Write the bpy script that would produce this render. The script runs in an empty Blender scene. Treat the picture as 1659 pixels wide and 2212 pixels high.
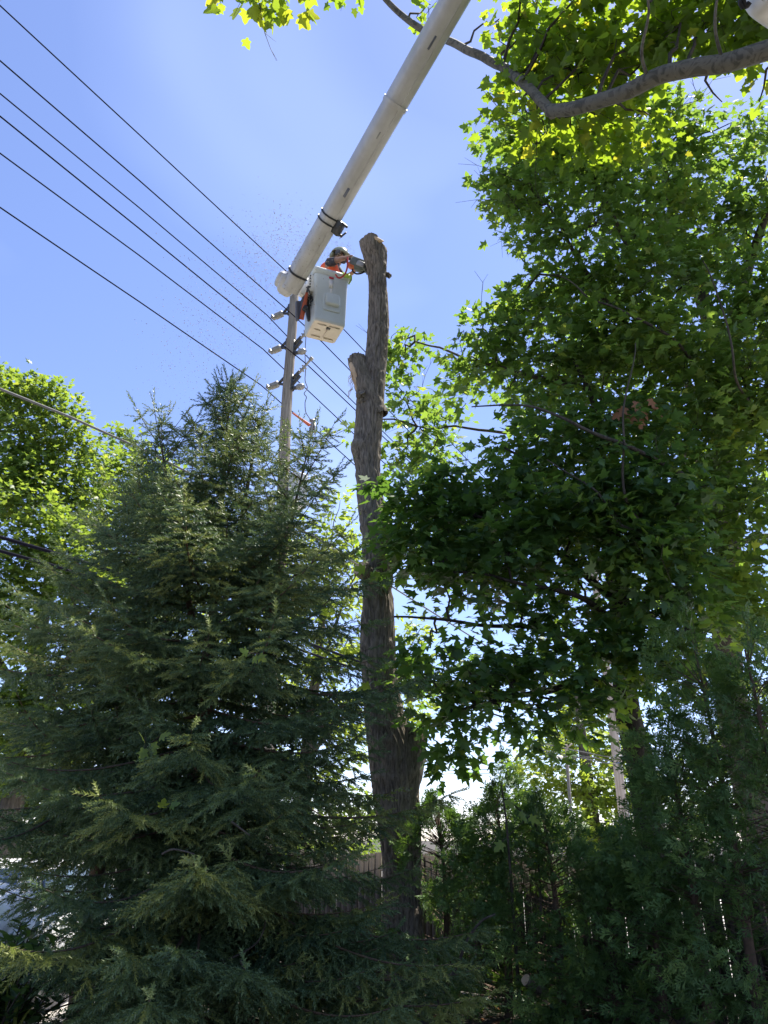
import bpy, math, random
import numpy as np
from mathutils import Vector, Matrix

# ------------------------------------------------------------------ camera, sky, sun, exposure
SC = bpy.context.scene
COL = SC.collection
R = math.radians
PITCH, FOC, CAMZ = R(23.0), 1661.0, 1.65
cam_d = bpy.data.cameras.new('camera')
cam = bpy.data.objects.new('camera', cam_d)
COL.objects.link(cam)
cam.location = (0, 0, CAMZ)
cam.rotation_euler = (R(90) + PITCH, 0, 0)
cam_d.sensor_fit = 'VERTICAL'
cam_d.sensor_height = 36.0
cam_d.lens = 36.0 * FOC / 2212.0
cam_d.clip_end = 2000
SC.camera = cam

SUN_EL, SUN_AZ = 66.0, 50.0            # azimuth to the right of the view direction
SKY_STRENGTH, SUN_STRENGTH, EXPOSURE = 0.114, 5.0, 1.35
W = bpy.data.worlds.new('World')
SC.world = W
W.use_nodes = True
nt = W.node_tree
nt.nodes.clear()
w_out = nt.nodes.new('ShaderNodeOutputWorld')
w_bg = nt.nodes.new('ShaderNodeBackground')
w_sky = nt.nodes.new('ShaderNodeTexSky')
w_sky.sky_type = 'NISHITA'
w_sky.sun_disc = False
w_sky.sun_elevation = R(SUN_EL)
w_sky.sun_rotation = R(SUN_AZ)
w_sky.altitude = 200
w_sky.air_density = 0.85
w_sky.dust_density = 0.25
w_sky.ozone_density = 2.0
w_tint = nt.nodes.new('ShaderNodeMix')
w_tint.data_type = 'RGBA'
w_tint.blend_type = 'MULTIPLY'
w_tint.inputs[0].default_value = 1.0
w_tint.inputs[7].default_value = (1.0, 0.925, 1.04, 1)
w_tc = nt.nodes.new('ShaderNodeTexCoord')
w_map = nt.nodes.new('ShaderNodeMapping')
w_map.inputs['Location'].default_value = (6.8, 3.6, 2.4)
w_map.inputs['Scale'].default_value = (1.2, 1.2, 2.6)
w_n = nt.nodes.new('ShaderNodeTexNoise')
w_n.inputs['Scale'].default_value = 1.3
w_n.inputs['Detail'].default_value = 3
w_n.inputs['Roughness'].default_value = 0.45
w_n.inputs['Distortion'].default_value = 0.4
w_r = nt.nodes.new('ShaderNodeMapRange')
w_r.inputs['From Min'].default_value = 0.50
w_r.inputs['From Max'].default_value = 0.78
w_r.inputs['To Max'].default_value = 0.20
w_cl = nt.nodes.new('ShaderNodeMix')
w_cl.data_type = 'RGBA'
w_cl.inputs[7].default_value = (6.2, 7.2, 8.6, 1)
nt.links.new(w_tc.outputs['Generated'], w_map.inputs[0])
nt.links.new(w_map.outputs[0], w_n.inputs['Vector'])
nt.links.new(w_n.outputs['Fac'], w_r.inputs['Value'])
nt.links.new(w_sky.outputs[0], w_tint.inputs[6])
nt.links.new(w_tint.outputs[2], w_cl.inputs[6])
nt.links.new(w_r.outputs[0], w_cl.inputs[0])
nt.links.new(w_cl.outputs[2], w_bg.inputs[0])
w_bg.inputs[1].default_value = SKY_STRENGTH
nt.links.new(w_bg.outputs[0], w_out.inputs[0])

sun_dir = Vector((math.sin(R(SUN_AZ)) * math.cos(R(SUN_EL)), math.cos(R(SUN_AZ)) * math.cos(R(SUN_EL)), math.sin(R(SUN_EL))))
sl = bpy.data.lights.new('sun', 'SUN')
sl.energy = SUN_STRENGTH
sl.angle = R(0.55)
sl.color = (1.0, 0.95, 0.86)
so = bpy.data.objects.new('sun', sl)
COL.objects.link(so)
so.rotation_euler = sun_dir.to_track_quat('Z', 'Y').to_euler()
so.location = (6, 8, 30)
vs = SC.view_settings
vs.view_transform = 'Standard'
vs.look = 'None'
vs.exposure = EXPOSURE
vs.gamma = 1.0
vs.use_curve_mapping = False
SC.cycles.max_bounces = 8
SC.cycles.diffuse_bounces = 4
SC.cycles.transmission_bounces = 6
SC.cycles.transparent_max_bounces = 8

rng = np.random.default_rng(11)
random.seed(11)
CP, SP = math.cos(PITCH), math.sin(PITCH)

# ------------------------------------------------------------------ placing helpers
def ray(px, py):
    u = (px - 829.5) / FOC
    v = (1106.0 - py) / FOC
    return np.array([u, CP - v * SP, SP + v * CP])
def P(px, py, d):                      # point at depth d along the view axis
    return np.array([0, 0, CAMZ]) + ray(px, py) * d
def PY(px, py, Y):                     # point at distance Y north of the camera
    r = ray(px, py)
    return np.array([0, 0, CAMZ]) + r * (Y / r[1])
def PPL(px, py, o, d):                 # point on the vertical plane through o along direction d
    r = ray(px, py)
    n = np.array([-d[1], d[0], 0.0])
    c = np.array([0, 0, CAMZ])
    return c + r * (np.dot(np.array(o) - c, n) / np.dot(r, n))
def proj(p):
    p = np.atleast_2d(p) - np.array([0, 0, CAMZ])
    dep = p[:, 1] * CP + p[:, 2] * SP
    up = -p[:, 1] * SP + p[:, 2] * CP
    return 829.5 + p[:, 0] / dep * FOC, 1106 - up / dep * FOC, dep

# ------------------------------------------------------------------ noise
def _h(ix, iy, iz, s):
    n = (ix * 374761393 + iy * 668265263 + iz * 2147483647 + s * 974711) & 0x7fffffff
    n = ((n ^ (n >> 13)) * 1274126177) & 0x7fffffff
    return ((n ^ (n >> 16)) & 0xffff) / 65535.0
def vnoise(p, s=0):
    f = np.floor(p).astype(np.int64)
    t = p - f
    t = t * t * (3 - 2 * t)
    r = 0
    for a in (0, 1):
        for b in (0, 1):
            for c in (0, 1):
                w = (t[:, 0] if a else 1 - t[:, 0]) * (t[:, 1] if b else 1 - t[:, 1]) * (t[:, 2] if c else 1 - t[:, 2])
                r = r + w * _h(f[:, 0] + a, f[:, 1] + b, f[:, 2] + c, s)
    return r

# ------------------------------------------------------------------ mesh helpers
ORG = {}
def tag(o, label=None, cat=None, group=None, kind=None):
    if label: o['label'] = label
    if cat: o['category'] = cat
    if group: o['group'] = group
    if kind: o['kind'] = kind
    return o
def empty(name, loc, label=None, cat=None, group=None):
    o = bpy.data.objects.new(name, None)
    COL.objects.link(o)
    o.location = tuple(loc)
    o.empty_display_size = 0.3
    ORG[o.name] = np.array(loc, float)
    return tag(o, label, cat, group)
def mesh_of(name, chunks, mat, smooth=False, var=None):
    me = bpy.data.meshes.new(name)
    off = 0
    V, L, S = [], [], []
    ls = 0
    for v, f in chunks:
        v = np.asarray(v, float).reshape(-1, 3)
        f = np.asarray(f, np.int64)
        V.append(v)
        L.append((f + off).ravel())
        k = f.shape[1]
        S.append(ls + np.arange(len(f)) * k)
        ls += f.size
        off += len(v)
    V = np.concatenate(V); L = np.concatenate(L); S = np.concatenate(S)
    me.vertices.add(len(V)); me.vertices.foreach_set('co', V.astype(np.float32).ravel())
    me.loops.add(len(L)); me.loops.foreach_set('vertex_index', L.astype(np.int32))
    me.polygons.add(len(S)); me.polygons.foreach_set('loop_start', S.astype(np.int32))
    if smooth:
        me.polygons.foreach_set('use_smooth', np.ones(len(S), bool))
    if var is not None:
        a = me.attributes.new('var', 'FLOAT', 'POINT')
        a.data.foreach_set('value', np.asarray(var, np.float32))
    me.update(calc_edges=True)
    if mat: me.materials.append(mat)
    return me
def link(name, me, parent=None, origin=(0, 0, 0)):
    o = bpy.data.objects.new(name, me)
    COL.objects.link(o)
    if parent is not None:
        o.parent = parent
        ORG[o.name] = ORG[parent.name]
    else:
        o.location = tuple(origin)
        ORG[o.name] = np.array(origin, float)
    return o
def make(name, chunks, mat, parent=None, smooth=False, var=None, origin=(0, 0, 0)):
    org = ORG[parent.name] if parent is not None else np.array(origin, float)
    ch = [(np.asarray(v, float).reshape(-1, 3) - org, f) for v, f in chunks]
    return link(name, mesh_of(name, ch, mat, smooth, var), parent, origin)

BOXF = np.array([[0, 3, 2, 1], [4, 5, 6, 7], [0, 1, 5, 4], [1, 2, 6, 5], [2, 3, 7, 6], [3, 0, 4, 7]])
def box(c, hx, hy, hz, ax=None):
    s = np.array([[-1, -1, -1], [1, -1, -1], [1, 1, -1], [-1, 1, -1], [-1, -1, 1], [1, -1, 1], [1, 1, 1], [-1, 1, 1]], float) * (hx, hy, hz)
    if ax is not None: s = s @ np.array(ax, float)
    return (s + np.array(c, float), BOXF)
def frame(d, up=(0, 0, 1)):
    z = np.array(d, float); z /= np.linalg.norm(z)
    u = np.array(up, float)
    if abs(np.dot(u, z)) > 0.97: u = np.array([1.0, 0, 0])
    x = np.cross(u, z); x /= np.linalg.norm(x)
    return x, np.cross(z, x), z
def bar(a, b, wx, wy, up=(0, 0, 1)):     # rectangular bar from a to b
    a = np.array(a, float); b = np.array(b, float)
    x, y, z = frame(b - a, up)
    return box((a + b) / 2, wx / 2, wy / 2, np.linalg.norm(b - a) / 2, [x, y, z])
def tube(pts, rad, n=8, cap=True, smooth_path=0):
    pts = np.asarray(pts, float)
    rad = np.full(len(pts), float(rad)) if np.isscalar(rad) else np.asarray(rad, float)
    if smooth_path:
        pts, rad = catmull(pts, rad, smooth_path)
    m = len(pts)
    T = np.gradient(pts, axis=0)
    T /= np.linalg.norm(T, axis=1)[:, None] + 1e-12
    x, y, _ = frame(T[0])
    V = []
    an = np.arange(n) * 2 * math.pi / n
    for i in range(m):
        x = x - T[i] * np.dot(x, T[i]); x /= np.linalg.norm(x)
        y = np.cross(T[i], x)
        V.append(pts[i] + rad[i] * (np.cos(an)[:, None] * x + np.sin(an)[:, None] * y))
    V = np.concatenate(V)
    i = np.arange(m - 1)[:, None] * n
    j = np.arange(n)[None]
    k = (j + 1) % n
    F = np.stack([i + j, i + k, i + n + k, i + n + j], -1).reshape(-1, 4)
    if not cap:
        return [(V, F)]
    e = (m - 1) * n
    V = np.concatenate([V, pts[:1], pts[-1:]])
    tri = np.concatenate([np.stack([np.full(n, m * n), (np.arange(n) + 1) % n, np.arange(n)], -1),
                          np.stack([np.full(n, m * n + 1), e + np.arange(n), e + (np.arange(n) + 1) % n], -1)])
    return [(V, F), ] + [(V[np.concatenate([[m * n], np.arange(n)])], np.stack([np.zeros(n, int), 1 + (np.arange(n) + 1) % n, 1 + np.arange(n)], -1)),
                         (V[np.concatenate([[m * n + 1], e + np.arange(n)])], np.stack([np.zeros(n, int), 1 + np.arange(n), 1 + (np.arange(n) + 1) % n], -1))]
def catmull(p, r, k):
    p = np.asarray(p, float); q = np.concatenate([[2 * p[0] - p[1]], p, [2 * p[-1] - p[-2]]])
    rr = np.asarray(r, float)
    out, ro = [], []
    for i in range(len(p) - 1):
        a, b, c, d = q[i:i + 4]
        for t in np.arange(k) / k:
            out.append(.5 * (2 * b + (c - a) * t + (2 * a - 5 * b + 4 * c - d) * t * t + (3 * b - a - 3 * c + d) * t ** 3))
            ro.append(rr[i] + (rr[i + 1] - rr[i]) * t)
    out.append(p[-1]); ro.append(rr[-1])
    return np.array(out), np.array(ro)
def prisms(a, b, r0, r1):                # many thin three-sided twigs at once
    a = np.asarray(a, float); b = np.asarray(b, float)
    n = len(a)
    r0 = np.broadcast_to(r0, (n,)); r1 = np.broadcast_to(r1, (n,))
    z = b - a
    z = z / (np.linalg.norm(z, axis=1)[:, None] + 1e-9)
    u = np.where(np.abs(z[:, 2:3]) > .9, np.array([[1., 0, 0]]), np.array([[0, 0, 1.]]))
    x = np.cross(u, z); x /= np.linalg.norm(x, axis=1)[:, None]
    y = np.cross(z, x)
    V = np.zeros((n, 6, 3))
    for k in range(3):
        c, s = math.cos(k * 2.0944), math.sin(k * 2.0944)
        o = c * x + s * y
        V[:, k] = a + o * r0[:, None]
        V[:, k + 3] = b + o * r1[:, None]
    base = np.arange(n)[:, None] * 6
    F = np.stack([base + np.array([[k, (k + 1) % 3, 3 + (k + 1) % 3, 3 + k]]) for k in range(3)], 1).reshape(-1, 4)
    return (V.reshape(-1, 3), F)
def lathe(prof, o, axis, n=20):          # profile of (t along axis, radius)
    x, y, z = frame(axis)
    return tube_prof(np.array([np.array(o) + z * t for t, _ in prof]), [r for _, r in prof], x, y, n)
def tube_prof(pts, rad, x, y, n):
    an = np.arange(n) * 2 * math.pi / n
    ring = np.cos(an)[:, None] * x + np.sin(an)[:, None] * y
    V = np.concatenate([p + r * ring for p, r in zip(pts, rad)])
    m = len(pts)
    i = np.arange(m - 1)[:, None] * n; j = np.arange(n)[None]; k = (j + 1) % n
    F = np.stack([i + j, i + k, i + n + k, i + n + j], -1).reshape(-1, 4)
    return [(V, F), (V[:n], np.arange(n)[None, ::-1]), (V[-n:], np.arange(n)[None])]
def unit(v):
    return v / (np.linalg.norm(v, axis=-1, keepdims=True) + 1e-9)
def frames(tip, nor):
    y = unit(tip)
    z = nor - y * np.sum(nor * y, -1, keepdims=True)
    z = unit(z)
    x = np.cross(y, z)
    return np.stack([x, y, z], 1)        # rows are axes
def scatter(tv, tf, pos, fr, sc):
    n = len(pos)
    V = np.einsum('kj,njd->nkd', tv, fr) * np.asarray(sc).reshape(n, 1, 1) + pos[:, None]
    F = tf[None] + (np.arange(n) * len(tv))[:, None, None]
    return (V.reshape(-1, 3), F.reshape(-1, tf.shape[1]))

# ------------------------------------------------------------------ materials
def mat_new(name):
    m = bpy.data.materials.new(name)
    m.use_nodes = True
    return m, m.node_tree, m.node_tree.nodes['Principled BSDF']
def ramp(t, fac, stops):
    r = t.nodes.new('ShaderNodeValToRGB')
    el = r.color_ramp.elements
    while len(el) < len(stops): el.new(0.5)
    for e, (p, c) in zip(el, stops):
        e.position = p; e.color = (*c, 1)
    t.links.new(fac, r.inputs[0])
    return r.outputs[0]
def noise(t, scale, detail=4, rough=.55, stretch=None, vec='Object', dist=0):
    tc = t.nodes.new('ShaderNodeTexCoord')
    n = t.nodes.new('ShaderNodeTexNoise')
    n.inputs['Scale'].default_value = scale
    n.inputs['Detail'].default_value = detail
    n.inputs['Roughness'].default_value = rough
    n.inputs['Distortion'].default_value = dist
    src = tc.outputs[vec]
    if stretch:
        mp = t.nodes.new('ShaderNodeMapping')
        mp.inputs['Scale'].default_value = stretch
        t.links.new(src, mp.inputs[0]); src = mp.outputs[0]
    t.links.new(src, n.inputs['Vector'])
    return n.outputs['Fac']
def bump(t, b, h, strength, dist):
    n = t.nodes.new('ShaderNodeBump')
    n.inputs['Strength'].default_value = strength
    n.inputs['Distance'].default_value = dist
    t.links.new(h, n.inputs['Height'])
    t.links.new(n.outputs[0], b.inputs['Normal'])
def plain(name, c1, c2=None, rough=.6, scale=6, metal=0, stretch=None, spec=.4, bmp=0, bscale=None, bdist=.005):
    m, t, b = mat_new(name)
    c2 = c2 or tuple(x * .75 for x in c1)
    f = noise(t, scale, 5, .6, stretch)
    t.links.new(ramp(t, f, [(.3, c2), (.7, c1)]), b.inputs['Base Color'])
    b.inputs['Roughness'].default_value = rough
    b.inputs['Metallic'].default_value = metal
    b.inputs['Specular IOR Level'].default_value = spec
    if bmp: bump(t, b, noise(t, bscale or scale * 4, 5, .6, stretch), bmp, bdist)
    return m
def leaf_mat(name, stops, tstops, trans=.45, rough=.5, spec=.35):
    m, t, b = mat_new(name)
    a = t.nodes.new('ShaderNodeAttribute'); a.attribute_name = 'var'
    t.links.new(ramp(t, a.outputs['Fac'], stops), b.inputs['Base Color'])
    b.inputs['Roughness'].default_value = rough
    b.inputs['Specular IOR Level'].default_value = spec
    tr = t.nodes.new('ShaderNodeBsdfTranslucent')
    t.links.new(ramp(t, a.outputs['Fac'], tstops), tr.inputs[0])
    mx = t.nodes.new('ShaderNodeMixShader')
    mx.inputs[0].default_value = trans
    t.links.new(b.outputs[0], mx.inputs[1]); t.links.new(tr.outputs[0], mx.inputs[2])
    t.links.new(mx.outputs[0], t.nodes['Material Output'].inputs[0])
    return m

def mk_bark(name, dark, light, moss=None, scale=9, stretch=(1, 1, .16), bs=.9, bd=.02):
    m, t, b = mat_new(name)
    f = noise(t, scale, 6, .65, stretch, dist=.6)
    c = ramp(t, f, [(.34, dark), (.62, light)])
    if moss:
        g = noise(t, 1.3, 4, .6)
        mx = t.nodes.new('ShaderNodeMix'); mx.data_type = 'RGBA'
        mr = t.nodes.new('ShaderNodeMapRange')
        mr.inputs['From Min'].default_value = .5; mr.inputs['From Max'].default_value = .75; mr.inputs['To Max'].default_value = .6
        t.links.new(g, mr.inputs['Value']); t.links.new(mr.outputs[0], mx.inputs[0])
        t.links.new(c, mx.inputs[6]); mx.inputs[7].default_value = (*moss, 1)
        c = mx.outputs[2]
    t.links.new(c, b.inputs['Base Color'])
    b.inputs['Roughness'].default_value = .9
    b.inputs['Specular IOR Level'].default_value = .15
    bump(t, b, f, bs, bd)
    return m

M = {}
M['bark'] = mk_bark('furrowed_bark', (.058, .048, .038), (.25, .21, .165), (.15, .13, .09), 44, (1, 1, .14))
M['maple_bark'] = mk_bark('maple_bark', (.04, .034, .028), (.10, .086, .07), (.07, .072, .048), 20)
M['shaded_bark'] = mk_bark('shaded_maple_bark', (.022, .019, .016), (.06, .052, .044), None, 22)  # shade on the fence maple's trunk put into the bark colour
M['twig'] = plain('dark_twig', (.06, .048, .036), (.03, .024, .018), .85, 12)
M['spruce_bark'] = plain('spruce_bark', (.13, .085, .055), (.06, .04, .028), .9, 20, bmp=.6)
def plane_bark():
    m, t, b = mat_new('mottled_plane_bark')
    f = noise(t, 7, 3, .5, (1, 1, 1), dist=1.2)
    g = noise(t, 40, 4, .6)
    c = ramp(t, f, [(.40, (.055, .052, .04)), (.46, (.105, .098, .075)), (.58, (.125, .115, .09)), (.62, (.075, .07, .052))])
    t.links.new(c, b.inputs['Base Color'])
    b.inputs['Roughness'].default_value = .8
    bump(t, b, g, .25, .005)
    return m
M['plane_bark'] = plane_bark()
M['cut_wood'] = plain('fresh_cut_wood', (.62, .46, .29), (.46, .31, .18), .8, 18, stretch=(1, 1, .4), bmp=.3)
M['maple_leaf'] = leaf_mat('maple_leaf', [(0, (.040, .084, .026)), (.6, (.066, .124, .032)), (1, (.115, .165, .036))],
                           [(0, (.19, .34, .04)), (.6, (.30, .45, .05)), (1, (.47, .54, .06))], .45)
M['dark_shaded_leaf'] = leaf_mat('dark_shaded_leaf', [(0, (.032, .074, .028)), (.6, (.050, .105, .036)), (1, (.085, .145, .04))],
                                [(0, (.12, .25, .03)), (.6, (.20, .35, .035)), (1, (.36, .45, .04))], .42)  # dark-leaved maple, deepened further for shade under the tall maple's crown
M['plane_leaf'] = leaf_mat('plane_leaf', [(0, (.04, .085, .016)), (.6, (.065, .125, .02)), (1, (.13, .17, .025))],
                           [(0, (.24, .40, .02)), (.6, (.42, .56, .03)), (1, (.66, .62, .04))], .46)
M['bright_leaf'] = leaf_mat('bright_leaf', [(0, (.042, .088, .022)), (.6, (.080, .138, .030)), (1, (.140, .190, .036))],
                            [(0, (.22, .35, .035)), (.6, (.38, .50, .05)), (1, (.55, .60, .06))], .42)
M['pale_leaf'] = leaf_mat('pale_leaf', [(0, (.08, .13, .022)), (1, (.17, .22, .04))], [(0, (.4, .55, .05)), (1, (.62, .7, .08))], .42)
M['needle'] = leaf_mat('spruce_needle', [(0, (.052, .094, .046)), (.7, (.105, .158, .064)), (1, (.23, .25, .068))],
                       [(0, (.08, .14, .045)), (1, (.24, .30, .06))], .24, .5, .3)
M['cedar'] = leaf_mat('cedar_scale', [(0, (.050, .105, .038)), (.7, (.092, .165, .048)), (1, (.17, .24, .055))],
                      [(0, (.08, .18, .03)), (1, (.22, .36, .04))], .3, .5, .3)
M['shrub_leaf'] = leaf_mat('glossy_leaf', [(0, (.02, .045, .018)), (1, (.05, .10, .025))], [(0, (.1, .2, .03)), (1, (.25, .4, .04))], .25, .35, .5)
M['dead_leaf'] = leaf_mat('dead_brown_leaf', [(0, (.16, .07, .03)), (1, (.28, .13, .06))], [(0, (.3, .12, .04)), (1, (.4, .2, .08))], .3)
M['pole_wood'] = mk_bark('weathered_pole', (.15, .125, .095), (.32, .28, .22), None, 26, (1, 1, .05), .5, .008)
M['far_pole'] = mk_bark('far_pole_wood', (.26, .22, .19), (.40, .35, .30), None, 20, (1, 1, .05), .3, .005)
M['fence'] = mk_bark('weathered_board', (.05, .042, .036), (.10, .085, .07), None, 30, (1, 1, .04), .4, .004)
M['fibre'] = plain('white_fibreglass', (.70, .69, .64), (.62, .60, .54), .38, 3.5, spec=.5)
M['boom'] = plain('cream_fibreglass', (.51, .495, .46), (.37, .355, .325), .32, 3.5, stretch=(1, 1, .35), spec=.5)
M['bucket'] = plain('grey_white_bucket', (.50, .535, .51), (.44, .47, .445), .42, 4, spec=.45)
M['bucket_floor'] = plain('bounce_warm_floor', (.66, .58, .47), (.56, .48, .38), .6, 5)  # warm light bounced from the ground put into the underside's colour
M['steel'] = plain('galvanised_steel', (.34, .34, .33), (.24, .24, .24), .5, 10, metal=.6)
M['dark_steel'] = plain('dark_fittings', (.075, .075, .072), (.035, .035, .035), .5, 14)
M['rubber'] = plain('black_rubber', (.02, .02, .021), (.012, .012, .012), .55, 10)
M['porcelain'] = plain('grey_insulator', (.30, .29, .26), (.22, .21, .18), .35, 9, spec=.5)
M['wire'] = plain('black_wire', (.010, .010, .018), (.008, .008, .013), .95, 3, spec=.05)
M['grey_wire'] = plain('grey_cable', (.13, .13, .13), (.09, .09, .09), .7, 8, spec=.15)
M['orange_guard'] = plain('orange_guard', (.42, .09, .04), (.32, .07, .03), .6, 6)
M['transformer'] = plain('transformer_grey', (.60, .61, .60), (.52, .53, .52), .4, 4)
M['skin'] = plain('skin', (.36, .21, .15), (.28, .16, .11), .6, 20, spec=.3)
M['hi_vis'] = plain('hi_vis_orange', (.85, .13, .03), (.72, .09, .02), .7, 12)
M['shirt'] = plain('charcoal_shirt', (.055, .055, .07), (.03, .03, .04), .85, 18)
M['trouser'] = plain('dark_trousers', (.06, .065, .075), (.04, .04, .05), .85, 14)
M['helmet'] = plain('olive_helmet', (.26, .29, .19), (.19, .21, .14), .28, 8, spec=.5)
M['saw_body'] = plain('saw_grey', (.13, .145, .12), (.08, .09, .075), .5, 12)
M['saw_orange'] = plain('saw_orange', (.60, .14, .04), (.48, .10, .03), .45, 12)
M['red_rope'] = plain('red_rope', (.45, .05, .04), (.33, .03, .03), .7, 40)
M['red_label'] = plain('red_label', (.5, .03, .04), (.42, .02, .03), .5, 30)
M['lime'] = plain('lime_tape', (.42, .62, .08), (.36, .54, .06), .6, 8)
M['canvas'] = plain('grey_canvas', (.17, .18, .22), (.12, .13, .16), .85, 9)
M['car_paint'] = plain('white_car_paint', (.82, .82, .82), (.8, .8, .8), .18, 2, spec=.5)
M['glass'] = plain('dark_glass', (.10, .14, .20), (.08, .12, .18), .06, 2, spec=.8)
M['tail'] = plain('tail_light', (.35, .02, .02), (.3, .02, .02), .2, 5)
M['chip'] = plain('saw_chip', (.30, .22, .14), (.2, .15, .1), .8, 30)
M['blade_leaf'] = leaf_mat('strap_leaf', [(0, (.10, .14, .03)), (1, (.2, .22, .05))], [(0, (.3, .4, .05)), (1, (.4, .45, .06))], .35)

# ------------------------------------------------------------------ ground
def ground_mat():
    m, t, b = mat_new('lawn_and_mulch')
    f = noise(t, .6, 6, .6)
    g = noise(t, 30, 4, .6)
    c = ramp(t, f, [(.35, (.038, .030, .022)), (.6, (.05, .042, .028)), (.85, (.05, .07, .028))])
    t.links.new(c, b.inputs['Base Color'])
    b.inputs['Roughness'].default_value = .95
    bump(t, b, g, .6, .03)
    return m
gx = np.linspace(-1, 1, 61)
gxx, gyy = np.meshgrid(np.sign(gx) * np.abs(gx) ** 2.2 * 600, np.sign(gx) * np.abs(gx) ** 2.2 * 600)
gp = np.stack([gxx.ravel(), gyy.ravel() + 8, np.zeros(gxx.size)], -1)
gi = np.arange(60)[:, None] * 61 + np.arange(60)[None]
gf = np.stack([gi, gi + 1, gi + 62, gi + 61], -1).reshape(-1, 4)
tag(make('ground', [(gp, gf)], ground_mat()), 'lawn and bare soil under the trees', kind='structure')
pav = plain('pale_concrete', (.50, .47, .43), (.40, .375, .34), .9, 1.2, bmp=.3, bscale=40)
FD = np.array([.774, -.633, 0]); FO = np.array([.94, 10.36, 0]); FN = np.array([.633, .774, 0])
a0 = FO + FN * 1.0 - FD * 60; a1 = FO + FN * 1.0 + FD * 60
b0, b1 = a0 + FN * 26, a1 + FN * 26
pv = np.array([a0, a1, b1, b0]); pv[:, 2] = .004
tag(make('street', [(pv, [[0, 1, 2, 3]])], pav), 'pale street surface beyond the fence', kind='structure')
dv = np.array([[-14, 2, .008], [-3.1, 2, .008], [-3.2, 18, .008], [-14, 18, .008]])
tag(make('driveway', [(dv, [[0, 1, 2, 3]])], pav), 'pale driveway beside the spruces', kind='structure')

# ------------------------------------------------------------------ leaf templates
def fan(out, c):
    o = np.array(out, float)
    v = np.concatenate([[c], o])
    n = len(o)
    f = np.stack([np.zeros(n, int), 1 + np.arange(n), 1 + (np.arange(n) + 1) % n], -1)
    z = -.16 * np.abs(v[:, 0]) - .14 * (v[:, 1] - .3) ** 2
    return np.column_stack([v, z]), f
def mirror(h):
    return h + [(-x, y) for x, y in h[::-1] if x > 1e-6]
MAPLE = fan(mirror([(0, 0), (.17, -.07), (.40, .02), (.25, .2), (.40, .30), (.56, .52), (.33, .47), (.19, .5), (.23, .72), (0, 1.02)]), (0, .3))
PLANE = fan(mirror([(0, .03), (.22, -.08), (.48, .0), (.36, .2), (.62, .42), (.34, .5), (.27, .62), (.2, .8), (0, 1.0)]), (0, .32))
LITE = fan(mirror([(0, 0), (.40, .0), (.25, .2), (.56, .5), (.2, .5), (.2, .7), (0, 1.02)]), (0, .3))
STAR = fan(mirror([(0, 0), (.38, .02), (.24, .24), (.52, .5), (.19, .5), (0, 1.0)]), (0, .32))
OVAL = fan([(0, 0), (.22, .3), (.18, .7), (0, 1), (-.18, .7), (-.22, .3)], (0, .5))

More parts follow.
